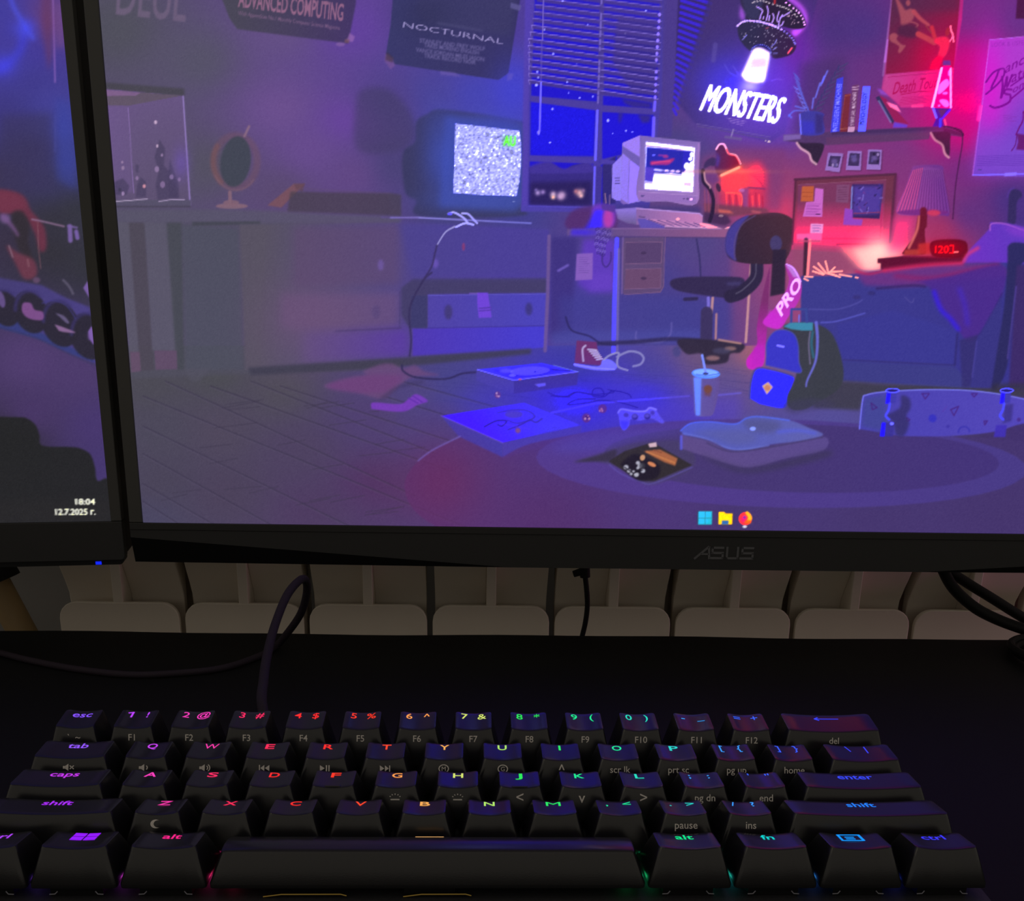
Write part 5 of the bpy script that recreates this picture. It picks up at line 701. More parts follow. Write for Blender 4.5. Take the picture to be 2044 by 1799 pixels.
    p.poly(so(ZH(880, 610, 950, 560, 1080, 550, 1250, 565, 1330, 525, 1420, 515, 1620, 540, 1750, 590, 1850, 640, 1700, 680, 1500, 705, 1340, 740, 1200, 735, 1120, 690, 1020, 660, 900, 640), 5), (84, 92, 196), .98, blur=1.2, c2=(96, 98, 176), g=((1400, 860), (1600, 860))); p.poly(sm(ZH(960, 620, 1200, 600, 1360, 620, 1400, 680, 1250, 715, 1100, 670)), (92, 94, 160), .7, blur=6); p.poly(sm(ZH(1300, 545, 1420, 530, 1560, 560, 1520, 620, 1380, 620)), (84, 84, 140), .8, blur=5); p.line(so(ZH(880, 612, 950, 562, 1080, 551, 1250, 566, 1330, 526, 1420, 516, 1620, 541)), 2.6, (84, 110, 255), .8, blur=1); p.line(so(ZH(1540, 620, 1680, 610, 1800, 630)), 5, (84, 96, 250), .6, blur=3); p.line(so(ZH(900, 630, 1060, 668, 1180, 722, 1290, 740, 1480, 712)), 3, (112, 124, 220), .6, blur=1.2); p.line(so(ZH(1060, 695, 1180, 745, 1290, 752, 1500, 722, 1850, 655)), 2.6, (56, 50, 90), .6, blur=1.2)
    p.ell(*ZH(1372, 598)[0], 6, 4, (150, 170, 250), .95, blur=.8); p.line(ZH(885, 650, 885, 735), 5, (96, 96, 240), .8, blur=1.2)
    # haze where the panel glows brightest, then the taskbar icons
    p.glow(300, 250, 60, 300, (90, 88, 100), .15); p.glow(1130, 800, 130, 46, (58, 40, 255), .4)
    q = ZH(1002, 1160, 1095, 1160, 1093, 1250, 1000, 1250)
    p.poly(q + [[-1.5, 0]], (20, 60, 60), .5, blur=1.5); p.poly(q, (56, 206, 236), 1, blur=.8, c2=(40, 196, 220), g=((1394, 1020), (1421, 1046))); p.line(ZH(1049, 1162, 1048, 1250), 1.6, (50, 130, 170), .7); p.line(ZH(1002, 1206, 1094, 1206), 1.6, (50, 130, 170), .7)
    p.poly(ZH(1138, 1165, 1175, 1165, 1190, 1178, 1233, 1178, 1232, 1248, 1138, 1248), (30, 40, 20), .5, blur=2); p.poly(ZH(1140, 1163, 1175, 1163, 1188, 1175, 1234, 1175, 1231, 1249, 1138, 1249), (255, 226, 20), 1, blur=.8); p.poly(ZH(1162, 1222, 1208, 1222, 1205, 1249, 1160, 1249), (50, 110, 190), 1, blur=.8)
    p.ell(*ZH(1320, 1210)[0], 13, 13, (255, 60, 70), 1, blur=.8); p.poly(so(ZH(1320, 1170, 1335, 1160, 1362, 1190, 1362, 1220, 1330, 1230, 1340, 1200)), (250, 206, 40), 1, blur=1); p.ell(*ZH(1312, 1215)[0], 6, 6, (236, 30, 130), .9, blur=1.5); p.ell(*ZH(1338, 1232)[0], 7, 4, (255, 110, 30), .9, blur=1.5); p.ell(*ZH(1316, 1200)[0], 3, 3, (130, 60, 200), .8, blur=1); p.ell(*ZH(1317, 1264)[0], 4.6, 2.6, (226, 226, 230), .95, blur=.6)
    p.finish(1.6)
    return p

def paint_stage():
    p = Paint(-420, -330, 250, 1110)
    p.field([(10, 20, 66, 62, 158), (40, 60, 64, 60, 160), (20, 130, 68, 64, 166), (60, 160, 64, 58, 136), (70, 100, 66, 58, 150), (100, 40, 110, 62, 104), (120, 30, 92, 66, 140), (20, 220, 62, 56, 126), (100, 200, 70, 66, 150), (120, 250, 66, 70, 160), (60, 300, 58, 52, 90), (140, 320, 62, 66, 140),
             (20, 350, 60, 52, 78), (100, 360, 58, 56, 90), (150, 420, 54, 54, 62), (100, 440, 54, 52, 62), (180, 520, 52, 52, 60), (100, 500, 52, 50, 58), (20, 480, 58, 50, 70), (60, 720, 82, 62, 112), (150, 740, 78, 60, 108), (60, 830, 74, 56, 104), (190, 850, 72, 56, 110), (200, 940, 70, 56, 110), (20, 880, 40, 40, 42), (-300, 300, 56, 52, 100), (-300, 800, 60, 50, 90)], -330, 1110)
    p.line(so(T0(70, -60, 110, 60, 200, 210, 260, 300)), 8, (80, 84, 226), .8, blur=4); p.line(so(T0(200, 210, 160, 380, 60, 500, -40, 560)), 14, (66, 66, 220), .7, blur=7); p.glow(50, 55, 16, 14, (76, 80, 236), .6); p.glow(5, 130, 16, 14, (72, 70, 236), .6)
    p.poly(T0(320, -40, 410, -40, 410, 420, 380, 560, 330, 260), (104, 58, 96), .6, blur=5); p.line(T0(412, -60, 422, 300, 430, 640), 3, (150, 104, 190), .7, blur=1.2); p.poly(T0(420, 20, 500, 20, 520, 360, 430, 380), (112, 76, 136), .6, blur=6)
    p.poly(T0(430, 760, 560, 800, 600, 1480, 440, 1400), (60, 70, 160), .5, blur=7); p.line(T0(430, 900, 430, 1180), 2.5, (76, 80, 170), .6, blur=1.5); p.poly(T0(0, 900, 410, 880, 420, 1500, 0, 1480), (60, 54, 92), .6, blur=9)
    # figures
    p.poly(sm(T1(-40, 0, 120, 10, 200, 60, 240, 150, 290, 210, 350, 300, 360, 450, 310, 470, 270, 330, 180, 200, 90, 180, 0, 170)), (108, 52, 72), .92, blur=3); p.poly(sm(T1(-40, 20, 100, 20, 190, 90, 160, 150, -40, 160)), (116, 54, 76), .7, blur=4)
    p.poly(sm(T1(90, 190, 170, 160, 230, 260, 220, 400, 260, 560, 180, 520, 120, 380)), (52, 46, 54), .92, blur=3); p.poly(sm(T1(50, 430, 130, 480, 260, 540, 290, 640, 250, 690, 180, 680, 120, 570)), (110, 58, 76), .9, blur=3)
    p.line(so(T1(20, 200, 60, 240, 110, 300, 140, 350)), 10, (112, 80, 128), .85, blur=2.5, w2=5); p.ell(*T1(40, 220)[0], 10, 9, (118, 88, 140), .8, blur=3); p.line(T1(250, 225, 330, 240, 500, 280), 3.4, (136, 106, 138), .9, blur=1); p.line(T1(295, 250, 300, 450, 318, 610), 1.6, (130, 88, 100), .8, blur=.6); p.line(T1(70, 430, 100, 520), 3, (140, 110, 130), .7, blur=1)
    p.line(T1(545, 280, 550, 390), 9, (124, 98, 168), .9, blur=1.2); p.line(T1(595, 320, 605, 370), 8, (124, 98, 172), .9, blur=1.2); p.line(T1(530, 275, 600, 290), 4, (120, 96, 160), .8, blur=1); p.ell(*T1(285, 700)[0], 7, 6, (104, 78, 110), .8, blur=1.5); p.line(T1(215, 540, 225, 590), 4, (130, 86, 100), .7, blur=1)
    p.line(so(T1(495, 700, 540, 750, 570, 805)), 5, (92, 86, 108), .85, blur=1); p.poly(T1(688, 700, 698, 840, 650, 760), (126, 96, 170), .9, blur=1)
    # banner with lettering
    p.poly(T1(-60, 670, 100, 700, 330, 740, 520, 840, 700, 910, 760, 1350, 600, 1290, 300, 1150, -60, 1040), (70, 62, 118), .95, blur=2, c2=(76, 66, 134), g=((10, 560), (190, 640)))
    p.poly(T1(-60, 980, 100, 980, 300, 1100, 500, 1200, 700, 1290, 750, 1350, 560, 1280, 300, 1160, -60, 1060), (56, 62, 122), .9, blur=1.5)
    for x, y, r in ((40, 900, 36), (240, 930, 42), (470, 1020, 46), (690, 1120, 46)): p.ell(*T1(x, y + 20)[0], r * .78, r * 1.05, (46, 42, 56), .97, rot=-25, blur=1.5); p.ring(*T1(x, y + 10)[0], r * .72, r * .95, 7, (62, 54, 108), .7, a0=190, a1=320, rot=-10, blur=2)
    p.ell(*T1(10, 850)[0], 7, 17, (104, 82, 140), .9, rot=-15, blur=1.2); p.poly(sm(T1(180, 880, 240, 880, 270, 930, 335, 950, 330, 1010, 230, 1000, 175, 950)), (126, 80, 140), .95, blur=1.2); p.poly(so(T1(430, 955, 500, 980, 540, 1030, 520, 1035, 470, 990)), (104, 92, 130), .9, blur=1); p.poly(so(T1(425, 1045, 500, 1070, 590, 1110, 500, 1105, 460, 1095)), (140, 104, 150), .95, blur=1); p.poly(so(T1(690, 1100, 720, 1065, 735, 1200, 700, 1160)), (130, 98, 176), .95, blur=1); p.ell(*T1(700, 1130)[0], 4, 10, (126, 92, 170), .6, blur=1.5)
    p.line(so(T1(330, 880, 420, 860, 520, 900, 590, 1000)), 2.4, (66, 60, 130), .7, blur=1)
    p.line(so(T1(-60, 1050, 300, 1160, 560, 1285, 760, 1370)), 3, (54, 54, 90), .6, blur=1.5)
    # dark seats and clock
    p.poly(so(T2(-200, 200, 120, 205, 210, 215, 280, 270, 310, 350, 335, 430, 560, 440, 640, 455, 710, 500, 745, 600, 765, 705, 860, 705, 880, 1040, -200, 1040), 5), (38, 38, 40), .97, blur=1.5); p.poly(T2(-200, 860, 870, 860, 880, 1050, -200, 1060), (44, 42, 44), .5, blur=10)
    cl = (236, 236, 222)
    for dx, dy in ((-5, -1), (0, 0)): p.text('18:04', T2(598 + 2 * dx, 892 + dy)[0], T2(748 + dx, 892 + dy)[0], T2(598 + 2 * dx, 845)[0], cl, .9, bold=.016, blur=.5); p.text('12.7.2025 г.', T2(440 + 2 * dx, 972)[0], T2(752 + dx, 972)[0], T2(440 + 2 * dx, 924)[0], cl, .9, bold=.016, blur=.5)
    p.finish(1.4)
    return p

# ---------------------------------------------------------------- room lamps beyond the frame
def point_lamp(name, loc, c, watts, radius):
    d = bpy.data.lights.new(name, 'POINT'); d.color = c; d.energy = watts; d.shadow_soft_size = radius
    o = bpy.data.objects.new(name, d); col.objects.link(o); o.location = [v * S for v in loc]; return o
point_lamp('room_lamp', (-1500, -700, 1000), (1.0, 0.88, 0.70), 1.6, 0.15)
point_lamp('computer_case_light', (640, 345, -60), (0.85, 0.20, 0.60), 0.45, 0.05)

# ---------------------------------------------------------------- setting
FLOOR_Z = -740
o = Geo().box(-2500, 2500, 530, 560, FLOOR_Z, 1800).build('wall_back', M['wall']); tag(o, 'plain painted wall behind the radiator', 'wall', kind='structure')
o = Geo().box(-2500, 2500, -2000, 530, FLOOR_Z - 20, FLOOR_Z).build('floor', M['floor']); tag(o, 'dark wooden floor under the desk', 'floor', kind='structure')

# ---------------------------------------------------------------- desk
DESK_BACK = 327.0
desk = empty('desk', (0, 0, FLOOR_Z)); tag(desk, 'black matte desk carrying the keyboard, its back edge before the radiator', 'desk')
rd = random.Random(8)
edge = [(x, DESK_BACK + 1.2 * math.sin(x * 0.021) + 0.8 * math.sin(x * 0.053 + 1)) for x in np.linspace(900, -850, 90)]
Geo().prism_z([(-850, -420), (900, -420)] + edge, -FLOOR_Z - 25, -FLOOR_Z).build('tabletop', M['desk'], desk)
for x in (-810, 860):
    for y in (-390, 280): Geo().box(x - 25, x + 25, y - 25, y + 25, 0, -FLOOR_Z - 25).build('leg', M['case'], desk)

# ---------------------------------------------------------------- radiator
RY, PITCH, RX0, NSEC = 402.0, 80.0, -188.2, 9
RTOP, PLATE = 70.0, -1.5
rad = empty('radiator', (0, RY, FLOOR_Z)); tag(rad, 'pale enamelled sectional radiator against the wall behind the desk', 'radiator')
zb = -FLOOR_Z
def rounded_top(hw, z0, z1, r, n=6):
    q = [(-hw, z0), (hw, z0)]
    q += [(hw - r + r * math.cos(a), z1 - r + r * math.sin(a)) for a in np.linspace(0, math.pi / 2, n)]
    q += [(-hw + r - r * math.sin(a), z1 - r + r * math.cos(a)) for a in np.linspace(0, math.pi / 2, n)]
    return q
core = None
for k in range(NSEC):
    x = RX0 + PITCH * (k - 1) + PITCH / 2
    if core is None:
        g = Geo().box(-16, 16, 34, 62, 80 , zb + 30); g.box(-33, 33, 58, 70, 80, zb + 55)
        core = g.build('section', M['enamel'], rad, loc=(x, 0, 0)); sec = core
        pl = Geo().prism_y(rounded_top(38.2, 120, zb + PLATE, 11), 0, 4).build('front_plate', M['enamel'], sec, smooth=True, bevel=0.5)
        rb = Geo().prism_y([(-3.1, zb + PLATE - 30), (3.1, zb + PLATE - 30), (3.1, zb + 40), (-3.1, zb + 40)], 0.3, 34).build('rib', M['enamel'], sec, bevel=0.5)
        curve = [(20.0, PLATE - 30), (19.0, PLATE - 6), (18.0, PLATE + 2), (15.2, PLATE + 7), (12.4, PLATE + 12), (8.5, PLATE + 18), (4.5, PLATE + 25), (1.5, PLATE + 32), (0.6, PLATE + 42)]
        sc = [Geo().prism_x([(y, zb + z) for y, z in curve] + [(26, zb + PLATE + 42), (26, zb + PLATE - 30)], x0, x1).build('air_scoop', M['enamel'], sec, smooth=True, bevel=0.6) for x0, x1 in ((-37.2, -3.0), (3.0, 37.2))]
        up = Geo().prism_y([(-38, zb + 40), (38, zb + 40), (38, zb + 60), (30, zb + RTOP), (-30, zb + RTOP), (-38, zb + 60)], 0.4, 66).build('top_plate', M['enamel'], sec, bevel=1.5)
        parts = [pl, rb] + sc + [up]
    else:
        sec = core.copy(); col.objects.link(sec); sec.parent = rad; sec.location.x = x * S
        for q in parts: c = q.copy(); col.objects.link(c); c.parent = sec
Geo().tube([(RX0 - 80 - 8, 48, 140), (RX0 + PITCH * (NSEC - 1) + 8, 48, 140)], 17, 16).build('lower_header', M['enamel'], rad, smooth=True)
Geo().tube([(RX0 - 80 - 8, 48, zb - 70), (RX0 + PITCH * (NSEC - 1) + 8, 48, zb - 70)], 17, 16).build('upper_header', M['enamel'], rad, smooth=True)
for x in (-150, 260): Geo().box(x - 12, x + 12, 60, 124, 300, 330).build('wall_bracket', M['enamel'], rad)
# supply pipe and valve head standing at the radiator's left end
pa, pb = on_plane(-6, 1168, (0, 1, 0), (0, 440, 0)), on_plane(48, 1268, (0, 1, 0), (0, 440, 0))
d_ = (pb - pa) / np.linalg.norm(pb - pa)
pp = [pa - d_ * 6, pa + d_ * 10, pb, pb + d_ * 60, pb + d_ * 60 + np.array([5, 0, -90]), [pb[0] + 12, 440, FLOOR_Z + 140], [RX0 - 84, 450, FLOOR_Z + 140]]
g = Geo().tube([np.array(q) - [0, RY, FLOOR_Z] for q in pp], 9.5, 18)
g.build('supply_pipe', M['copper'], rad, smooth=True)
Geo().tube([pa - d_ * 46 - [0, RY, FLOOR_Z], pa - d_ * 2 - [0, RY, FLOOR_Z]], [15, 17], 18).build('valve_head', M['rubber'], rad, smooth=True)

# ---------------------------------------------------------------- displays
def dense_axis(lo, hi, a, b, step, coarse):
    p = [np.arange(lo, a, coarse)] if a > lo else []
    p.append(np.arange(max(a, lo), min(b, hi), step))
    if b < hi: p.append(np.arange(b, hi, coarse))
    return np.unique(np.concatenate(p + [[lo, hi]]))
def display_mesh(name, origin, ux, uz, A, B, paint):
    na, nb = len(A), len(B); AA, BB = np.meshgrid(A, B)
    W = origin + AA[..., None] * ux + BB[..., None] * uz
    px = project(W.reshape(-1, 3)); c = paint.sample(px)
    me = bpy.data.meshes.new(name); co = np.stack([AA.ravel(), np.zeros(na * nb), BB.ravel()], 1) * S
    me.vertices.add(na * nb); me.vertices.foreach_set('co', co.astype(np.float32).ravel())
    i = np.arange((nb - 1) * na).reshape(nb - 1, na)[:, :-1].ravel(); q = np.stack([i, i + 1, i + na + 1, i + na], 1)
    me.loops.add(q.size); me.loops.foreach_set('vertex_index', q.astype(np.int32).ravel())
    me.polygons.add(len(q)); me.polygons.foreach_set('loop_start', (np.arange(len(q)) * 4).astype(np.int32))
    me.update(calc_edges=True)
    at = me.color_attributes.new('picture', 'FLOAT_COLOR', 'POINT')
    at.data.foreach_set('color', np.concatenate([c, np.ones((len(c), 1))], 1).astype(np.float32).ravel())
    me.materials.append(M['display']); return me
M['display'].cycles.emission_sampling = 'NONE'

def frame_axes(psi, t):
    ux = np.array([math.cos(psi), math.sin(psi), 0.0]); uz = np.array([-math.sin(psi) * math.sin(t), math.cos(psi) * math.sin(t), math.cos(t)])
    return ux, uz, np.cross(uz, ux) * -1 if False else np.cross(ux, uz)      # third axis: towards the viewer
def chin(x0, x1, za, zb_, wedge):           # bottom bezel: front face with facets cut away towards both lower ends
    g = Geo(); y = -1.0; d = 9.0; db = 3.2; xm0, xm1 = wedge
    top = [(x0, za), (x1, za)]; low = [(x1, -7.5), (xm1, zb_), (xm0, zb_), (x0, -7.5)]
    g.prism_y(top + low, y, d)
    f1, f2 = Geo(), Geo()                     # the darker facets below the face, leaning back
    for gg, xa, xb in ((f1, x0, xm0), (f2, x1, xm1)):
        v = [(xa, y, -7.5), (xb, y, zb_), (xa, db, zb_), (xa, d, zb_), (xb, d, zb_), (xa, d, -7.5)]
        gg.add(v, [(0, 1, 2), (1, 4, 3, 2), (0, 2, 3, 5), (0, 5, 4, 1), (5, 3, 4)])
    return g, f1, f2
def strip_frame(g, x0, x1, z0, z1, wl, wr, wt, y0, y1):
    g.box(x0 - wl, x0, y0, y1, z0, z1 + wt); g.box(x1, x1 + wr, y0, y1, z0, z1 + wt); g.box(x0, x1, y0, y1, z1, z1 + wt)
    return g

# main monitor
MC = np.array([130.64, 274.97, 72.6]); PSI, TILT = math.radians(-0.049), math.radians(1.337)
ux, uz, un = frame_axes(PSI, TILT)
mon = empty('monitor', MC, (-TILT, 0, PSI)); tag(mon, 'wide dark-framed monitor showing a purple and blue bedroom scene', 'monitor')
HW, HH = 298.8, 336.2
pic = paint_bedroom()
A = dense_axis(-HW, HW, -HW, 178, 0.45, 8.0); B = dense_axis(0, HH, 0, 288, 0.45, 8.0)
link('screen', display_mesh('screen', MC, ux, uz, A, B, pic), None, mon)['label'] = 'lit panel with a neon-lit teenage bedroom wallpaper'
strip_frame(Geo(), -HW, HW, 0, HH, 6.6, 6.6, 7.0, -1.4, 9).build('bezel', M['frame'], mon, bevel=0.5)
Geo().box(-HW - 6.6, HW + 6.6, -1.5, 9, -3.6, -0.05).build('bezel_lip', M['bezel'], mon, bevel=0.3)
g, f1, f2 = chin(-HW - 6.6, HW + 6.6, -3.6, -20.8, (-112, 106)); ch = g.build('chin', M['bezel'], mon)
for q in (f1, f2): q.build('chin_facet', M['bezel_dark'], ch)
Geo().box(-HW - 5, HW + 5, 9, 22, -19.5, HH + 6).build('back_cover', M['shell'], mon, bevel=2)
Geo().box(-170, 170, 22, 58, 60, 280).build('rear_housing', M['shell'], mon, bevel=10)
g = Geo().box(-50, 50, 58, 66, 120, 220); g.tube([(0, 66, 170), (0, 200, 170)], 16, 16); g.box(-60, 60, 200, 250, 110, 230)
g.build('wall_mount', M['shell'], mon)
# maker's mark: slanted stroke letters
def mark(cx, cz, w, h):
    g = Geo(); t = h * 0.17; s = w / 4.0
    def bar(x0, z0, x1, z1, th=t):
        dx, dz = x1 - x0, z1 - z0; L = math.hypot(dx, dz); nx, nz = -dz / L * th / 2, dx / L * th / 2
        g.prism_y([(x0 + nx, z0 + nz), (x1 + nx, z1 + nz), (x1 - nx, z1 - nz), (x0 - nx, z0 - nz)], -0.25, 0.05)
    x = cx - w / 2; zt, zm, zb2 = cz + h / 2, cz, cz - h / 2
    bar(x, zb2, x + s * 0.95, zt); bar(x + s * 0.95, zt, x + s * 1.0, zb2); bar(x + s * .42, zm - t * .6, x + s * 0.98, zm - t * .6, t * .8)
    for k in (1, 3):
        a, b = x + s * (k + 0.12), x + s * (k + 0.96)
        bar(a, zt - t / 2, b, zt - t / 2); bar(a + t / 2, zt, a + t / 2, zm - t * .3); bar(a, zm, b, zm); bar(b - t / 2, zm, b - t / 2, zb2); bar(a - s * .1, zb2 + t / 2, b, zb2 + t / 2)
    a, b = x + s * 2.1, x + s * 2.96
    bar(a + t / 2, zt, a + t / 2, zb2); bar(b - t / 2, zt, b - t / 2, zb2); bar(a, zb2 + t / 2, b, zb2 + t / 2)
    return g
pm = on_plane(1445, 1103, -un, MC); mx_, mz_ = (pm - MC) @ ux, (pm - MC) @ uz
mark(mx_, mz_, 31.5, 6.6).build('logo', M['logo'], mon, loc=(0, -1.05, 0))['label'] = 'grey letters ASUS'

# second monitor, turned inwards on the left
SC = np.array([-184.06, 275.0, 73.1]); PSI2, TILT2 = math.radians(10.0), math.radians(1.3)
ux2, uz2, un2 = frame_axes(PSI2, TILT2)
mon2 = empty('monitor', SC, (-TILT2, 0, PSI2)); tag(mon2, 'dark-framed monitor with a clock on its dim screen and a blue power light', 'monitor')
pic2 = paint_stage()
A = dense_axis(-597.6, 0, -85, 0, 0.45, 8.0); B = dense_axis(0, HH, 0, 288, 0.45, 8.0)
link('screen', display_mesh('screen', SC, ux2, uz2, A, B, pic2), None, mon2)['label'] = 'dim panel with a stage scene, time and date'
strip_frame(Geo(), -597.6, 0, 0, HH, 5.2, 5.2, 6, -1.2, 9).build('bezel', M['frame'], mon2, bevel=0.5)
g = Geo(); r = 2.2
q = [(-602.8, -0.05), (5.2, -0.05)] + [(5.2 - r + r * math.cos(a), -20.0 + r - r * math.sin(a)) for a in np.linspace(0, math.pi / 2, 6)] + [(-602.8, -20.0)]
g.prism_y(q, -1.2, 9); g.build('chin', M['bezel'], mon2, bevel=0.5)
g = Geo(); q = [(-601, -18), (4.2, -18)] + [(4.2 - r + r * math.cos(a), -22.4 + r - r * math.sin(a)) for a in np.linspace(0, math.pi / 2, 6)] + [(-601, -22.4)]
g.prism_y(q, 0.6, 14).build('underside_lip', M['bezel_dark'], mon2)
Geo().box(-601, 4.9, 9, 50, -19, HH + 5).build('back_cover', M['shell'], mon2, bevel=2)
g = Geo().box(-440, -140, 50, 60, 60, 280); g.box(-345, -245, 60, 68, 120, 220); g.tube([(-295, 68, 170), (-295, 200, 170), (-260, 305, 170)], 16, 16)
g.build('wall_mount', M['shell'], mon2)
pl_ = on_plane(196.5, 1124, -un2, SC); lx, lz = (pl_ - SC) @ ux2, (pl_ - SC) @ uz2
led = Geo().box(lx - 1.4, lx + 1.4, 0.15, 0.75, lz - 0.75, lz + 0.75).build('power_light', M['glow'], mon2); led.color = rgba((20, 40, 255)); led['label'] = 'small blue power light'

# ---------------------------------------------------------------- keyboard
U = 19.05; TAU = math.radians(2.716)
kb = empty('keyboard', (0, 0, 8), (TAU, 0, 0)); tag(kb, 'compact black keyboard with rainbow back-lit keys on the desk', 'keyboard')
KX, KY0, KY1 = 146.5, -13.2, 89.5
PLATE_Z, BASE_Z = 12.4, 17.2
def rrect(hx, hy, r, per=4, cor=4):
    pts = []
    for cx_, cy_, a0 in ((hx - r, hy - r, 0), (-hx + r, hy - r, 90), (-hx + r, -hy + r, 180), (hx - r, -hy + r, 270)):
        pts += [(cx_ + r * math.cos(math.radians(a0 + 90 * i / cor)), cy_ + r * math.sin(math.radians(a0 + 90 * i / cor))) for i in range(cor + 1)]
    out = []
    for i in range(len(pts)):
        p_, q_ = np.array(pts[i]), np.array(pts[(i + 1) % len(pts)]); out.append(p_)
        if np.linalg.norm(q_ - p_) > 3.0: out += [p_ + (q_ - p_) * t for t in np.linspace(0, 1, per + 2)[1:-1]]
    return np.array(out)
g = Geo(); cy_ = (KY0 + KY1) / 2; hy = (KY1 - KY0) / 2
g.prism_z([(x, y + cy_) for x, y in rrect(KX, hy, 4)], -7.2, 4.5); g.build('case', M['case'], kb, bevel=1.2)
Geo().box(-KX + 2.5, KX - 2.5, KY0 + 2.5, KY1 - 2.5, 4.5, PLATE_Z).build('top_plate', M['plate'], kb)
for x in (-110, 110): Geo().box(x - 12, x + 12, 70, 82, -12.0, -7.2).build('foot', M['rubber'], kb)
ROW = [dict(lab=28.8, tilt=6.5), dict(lab=25.9, tilt=1.5), dict(lab=24.9, tilt=-2.5), dict(lab=24.9, tilt=-8.0), dict(lab=24.5, tilt=-9.5)]
TW, TD, TYO, LABY = 6.2, 12.6, 0.6, 4.0     # top is this much narrower than the base; its depth; shift towards the back; legend offset
def key_surface(w, row, space=False):
    hx = (w * U - 0.9 - TW) / 2 + 0.2; hy_ = TD / 2; k = math.tan(math.radians(ROW[row]['tilt'])); dep = 0 if space else 0.95
    z0 = ROW[row]['lab'] - (LABY - TYO) * k + (0.0 if space else 0.0)
    if space: return hx, hy_, (lambda x, y: z0 + (y - TYO) * k - 1.1 * ((y - TYO) / hy_) ** 2)
    return hx, hy_, (lambda x, y: z0 + (y - TYO) * k + dep * np.minimum(1.0, np.abs(x) / hx) ** 2)
_key_meshes = {}
def key_mesh(w, row, space=False):
    if (w, row, space) in _key_meshes: return _key_meshes[(w, row, space)]
    hx, hy_, f = key_surface(w, row, space); bx_, by_ = (w * U - 0.9) / 2, (U - 0.9) / 2
    per = 4 if w < 3 else 16
    def ring(hx2, hy2, r, n_per=per): return rrect(hx2, hy2, r, n_per)
    base = ring(bx_, by_, 1.2); top = ring(hx, hy_, 1.6)
    n = min(len(base), len(top)); assert len(base) == len(top), (len(base), len(top))
    V = []; F = []
    def put(P, zf, yo):
        s = len(V); V.extend([(x, y + yo, zf(x, y + yo)) for x, y in P]); return s
    r0 = put(base, lambda x, y: BASE_Z - 1.2, 0); rA = put(base, lambda x, y: BASE_Z, 0)
    mid = top * 0.93 + base * 0.07
    r1 = put(mid, lambda x, y: f(x, y) - 0.75, TYO * .93)
    r2 = put(top, lambda x, y: f(x, y) - 0.22, TYO); inn = top * np.array([(hx - .45) / hx, (hy_ - .45) / hy_]); r3 = put(inn, f, TYO)
    rings = [r0, rA, r1, r2, r3]
    for s in (0.72, 0.42, 0.15): rings.append(put(inn * s, f, TYO))
    for a, b in zip(rings[:-1], rings[1:]): F += [(a + i, a + (i + 1) % n, b + (i + 1) % n, b + i) for i in range(n)]
    F.append(tuple(rings[-1] + i for i in range(n)))
    me = mesh_from('keycap', V, F, True, 32); me.materials.append(M['key'])
    _key_meshes[(w, row, space)] = me; return me
_flat = {}
def flat_mesh(name, v, t, mapper, mat):
    me = bpy.data.meshes.new(name); P = [tuple(np.array(mapper(x, y)) * S) for x, y in v]
    me.from_pydata(P, [], [tuple(int(i) for i in q) for q in t]); me.materials.append(mat); return me
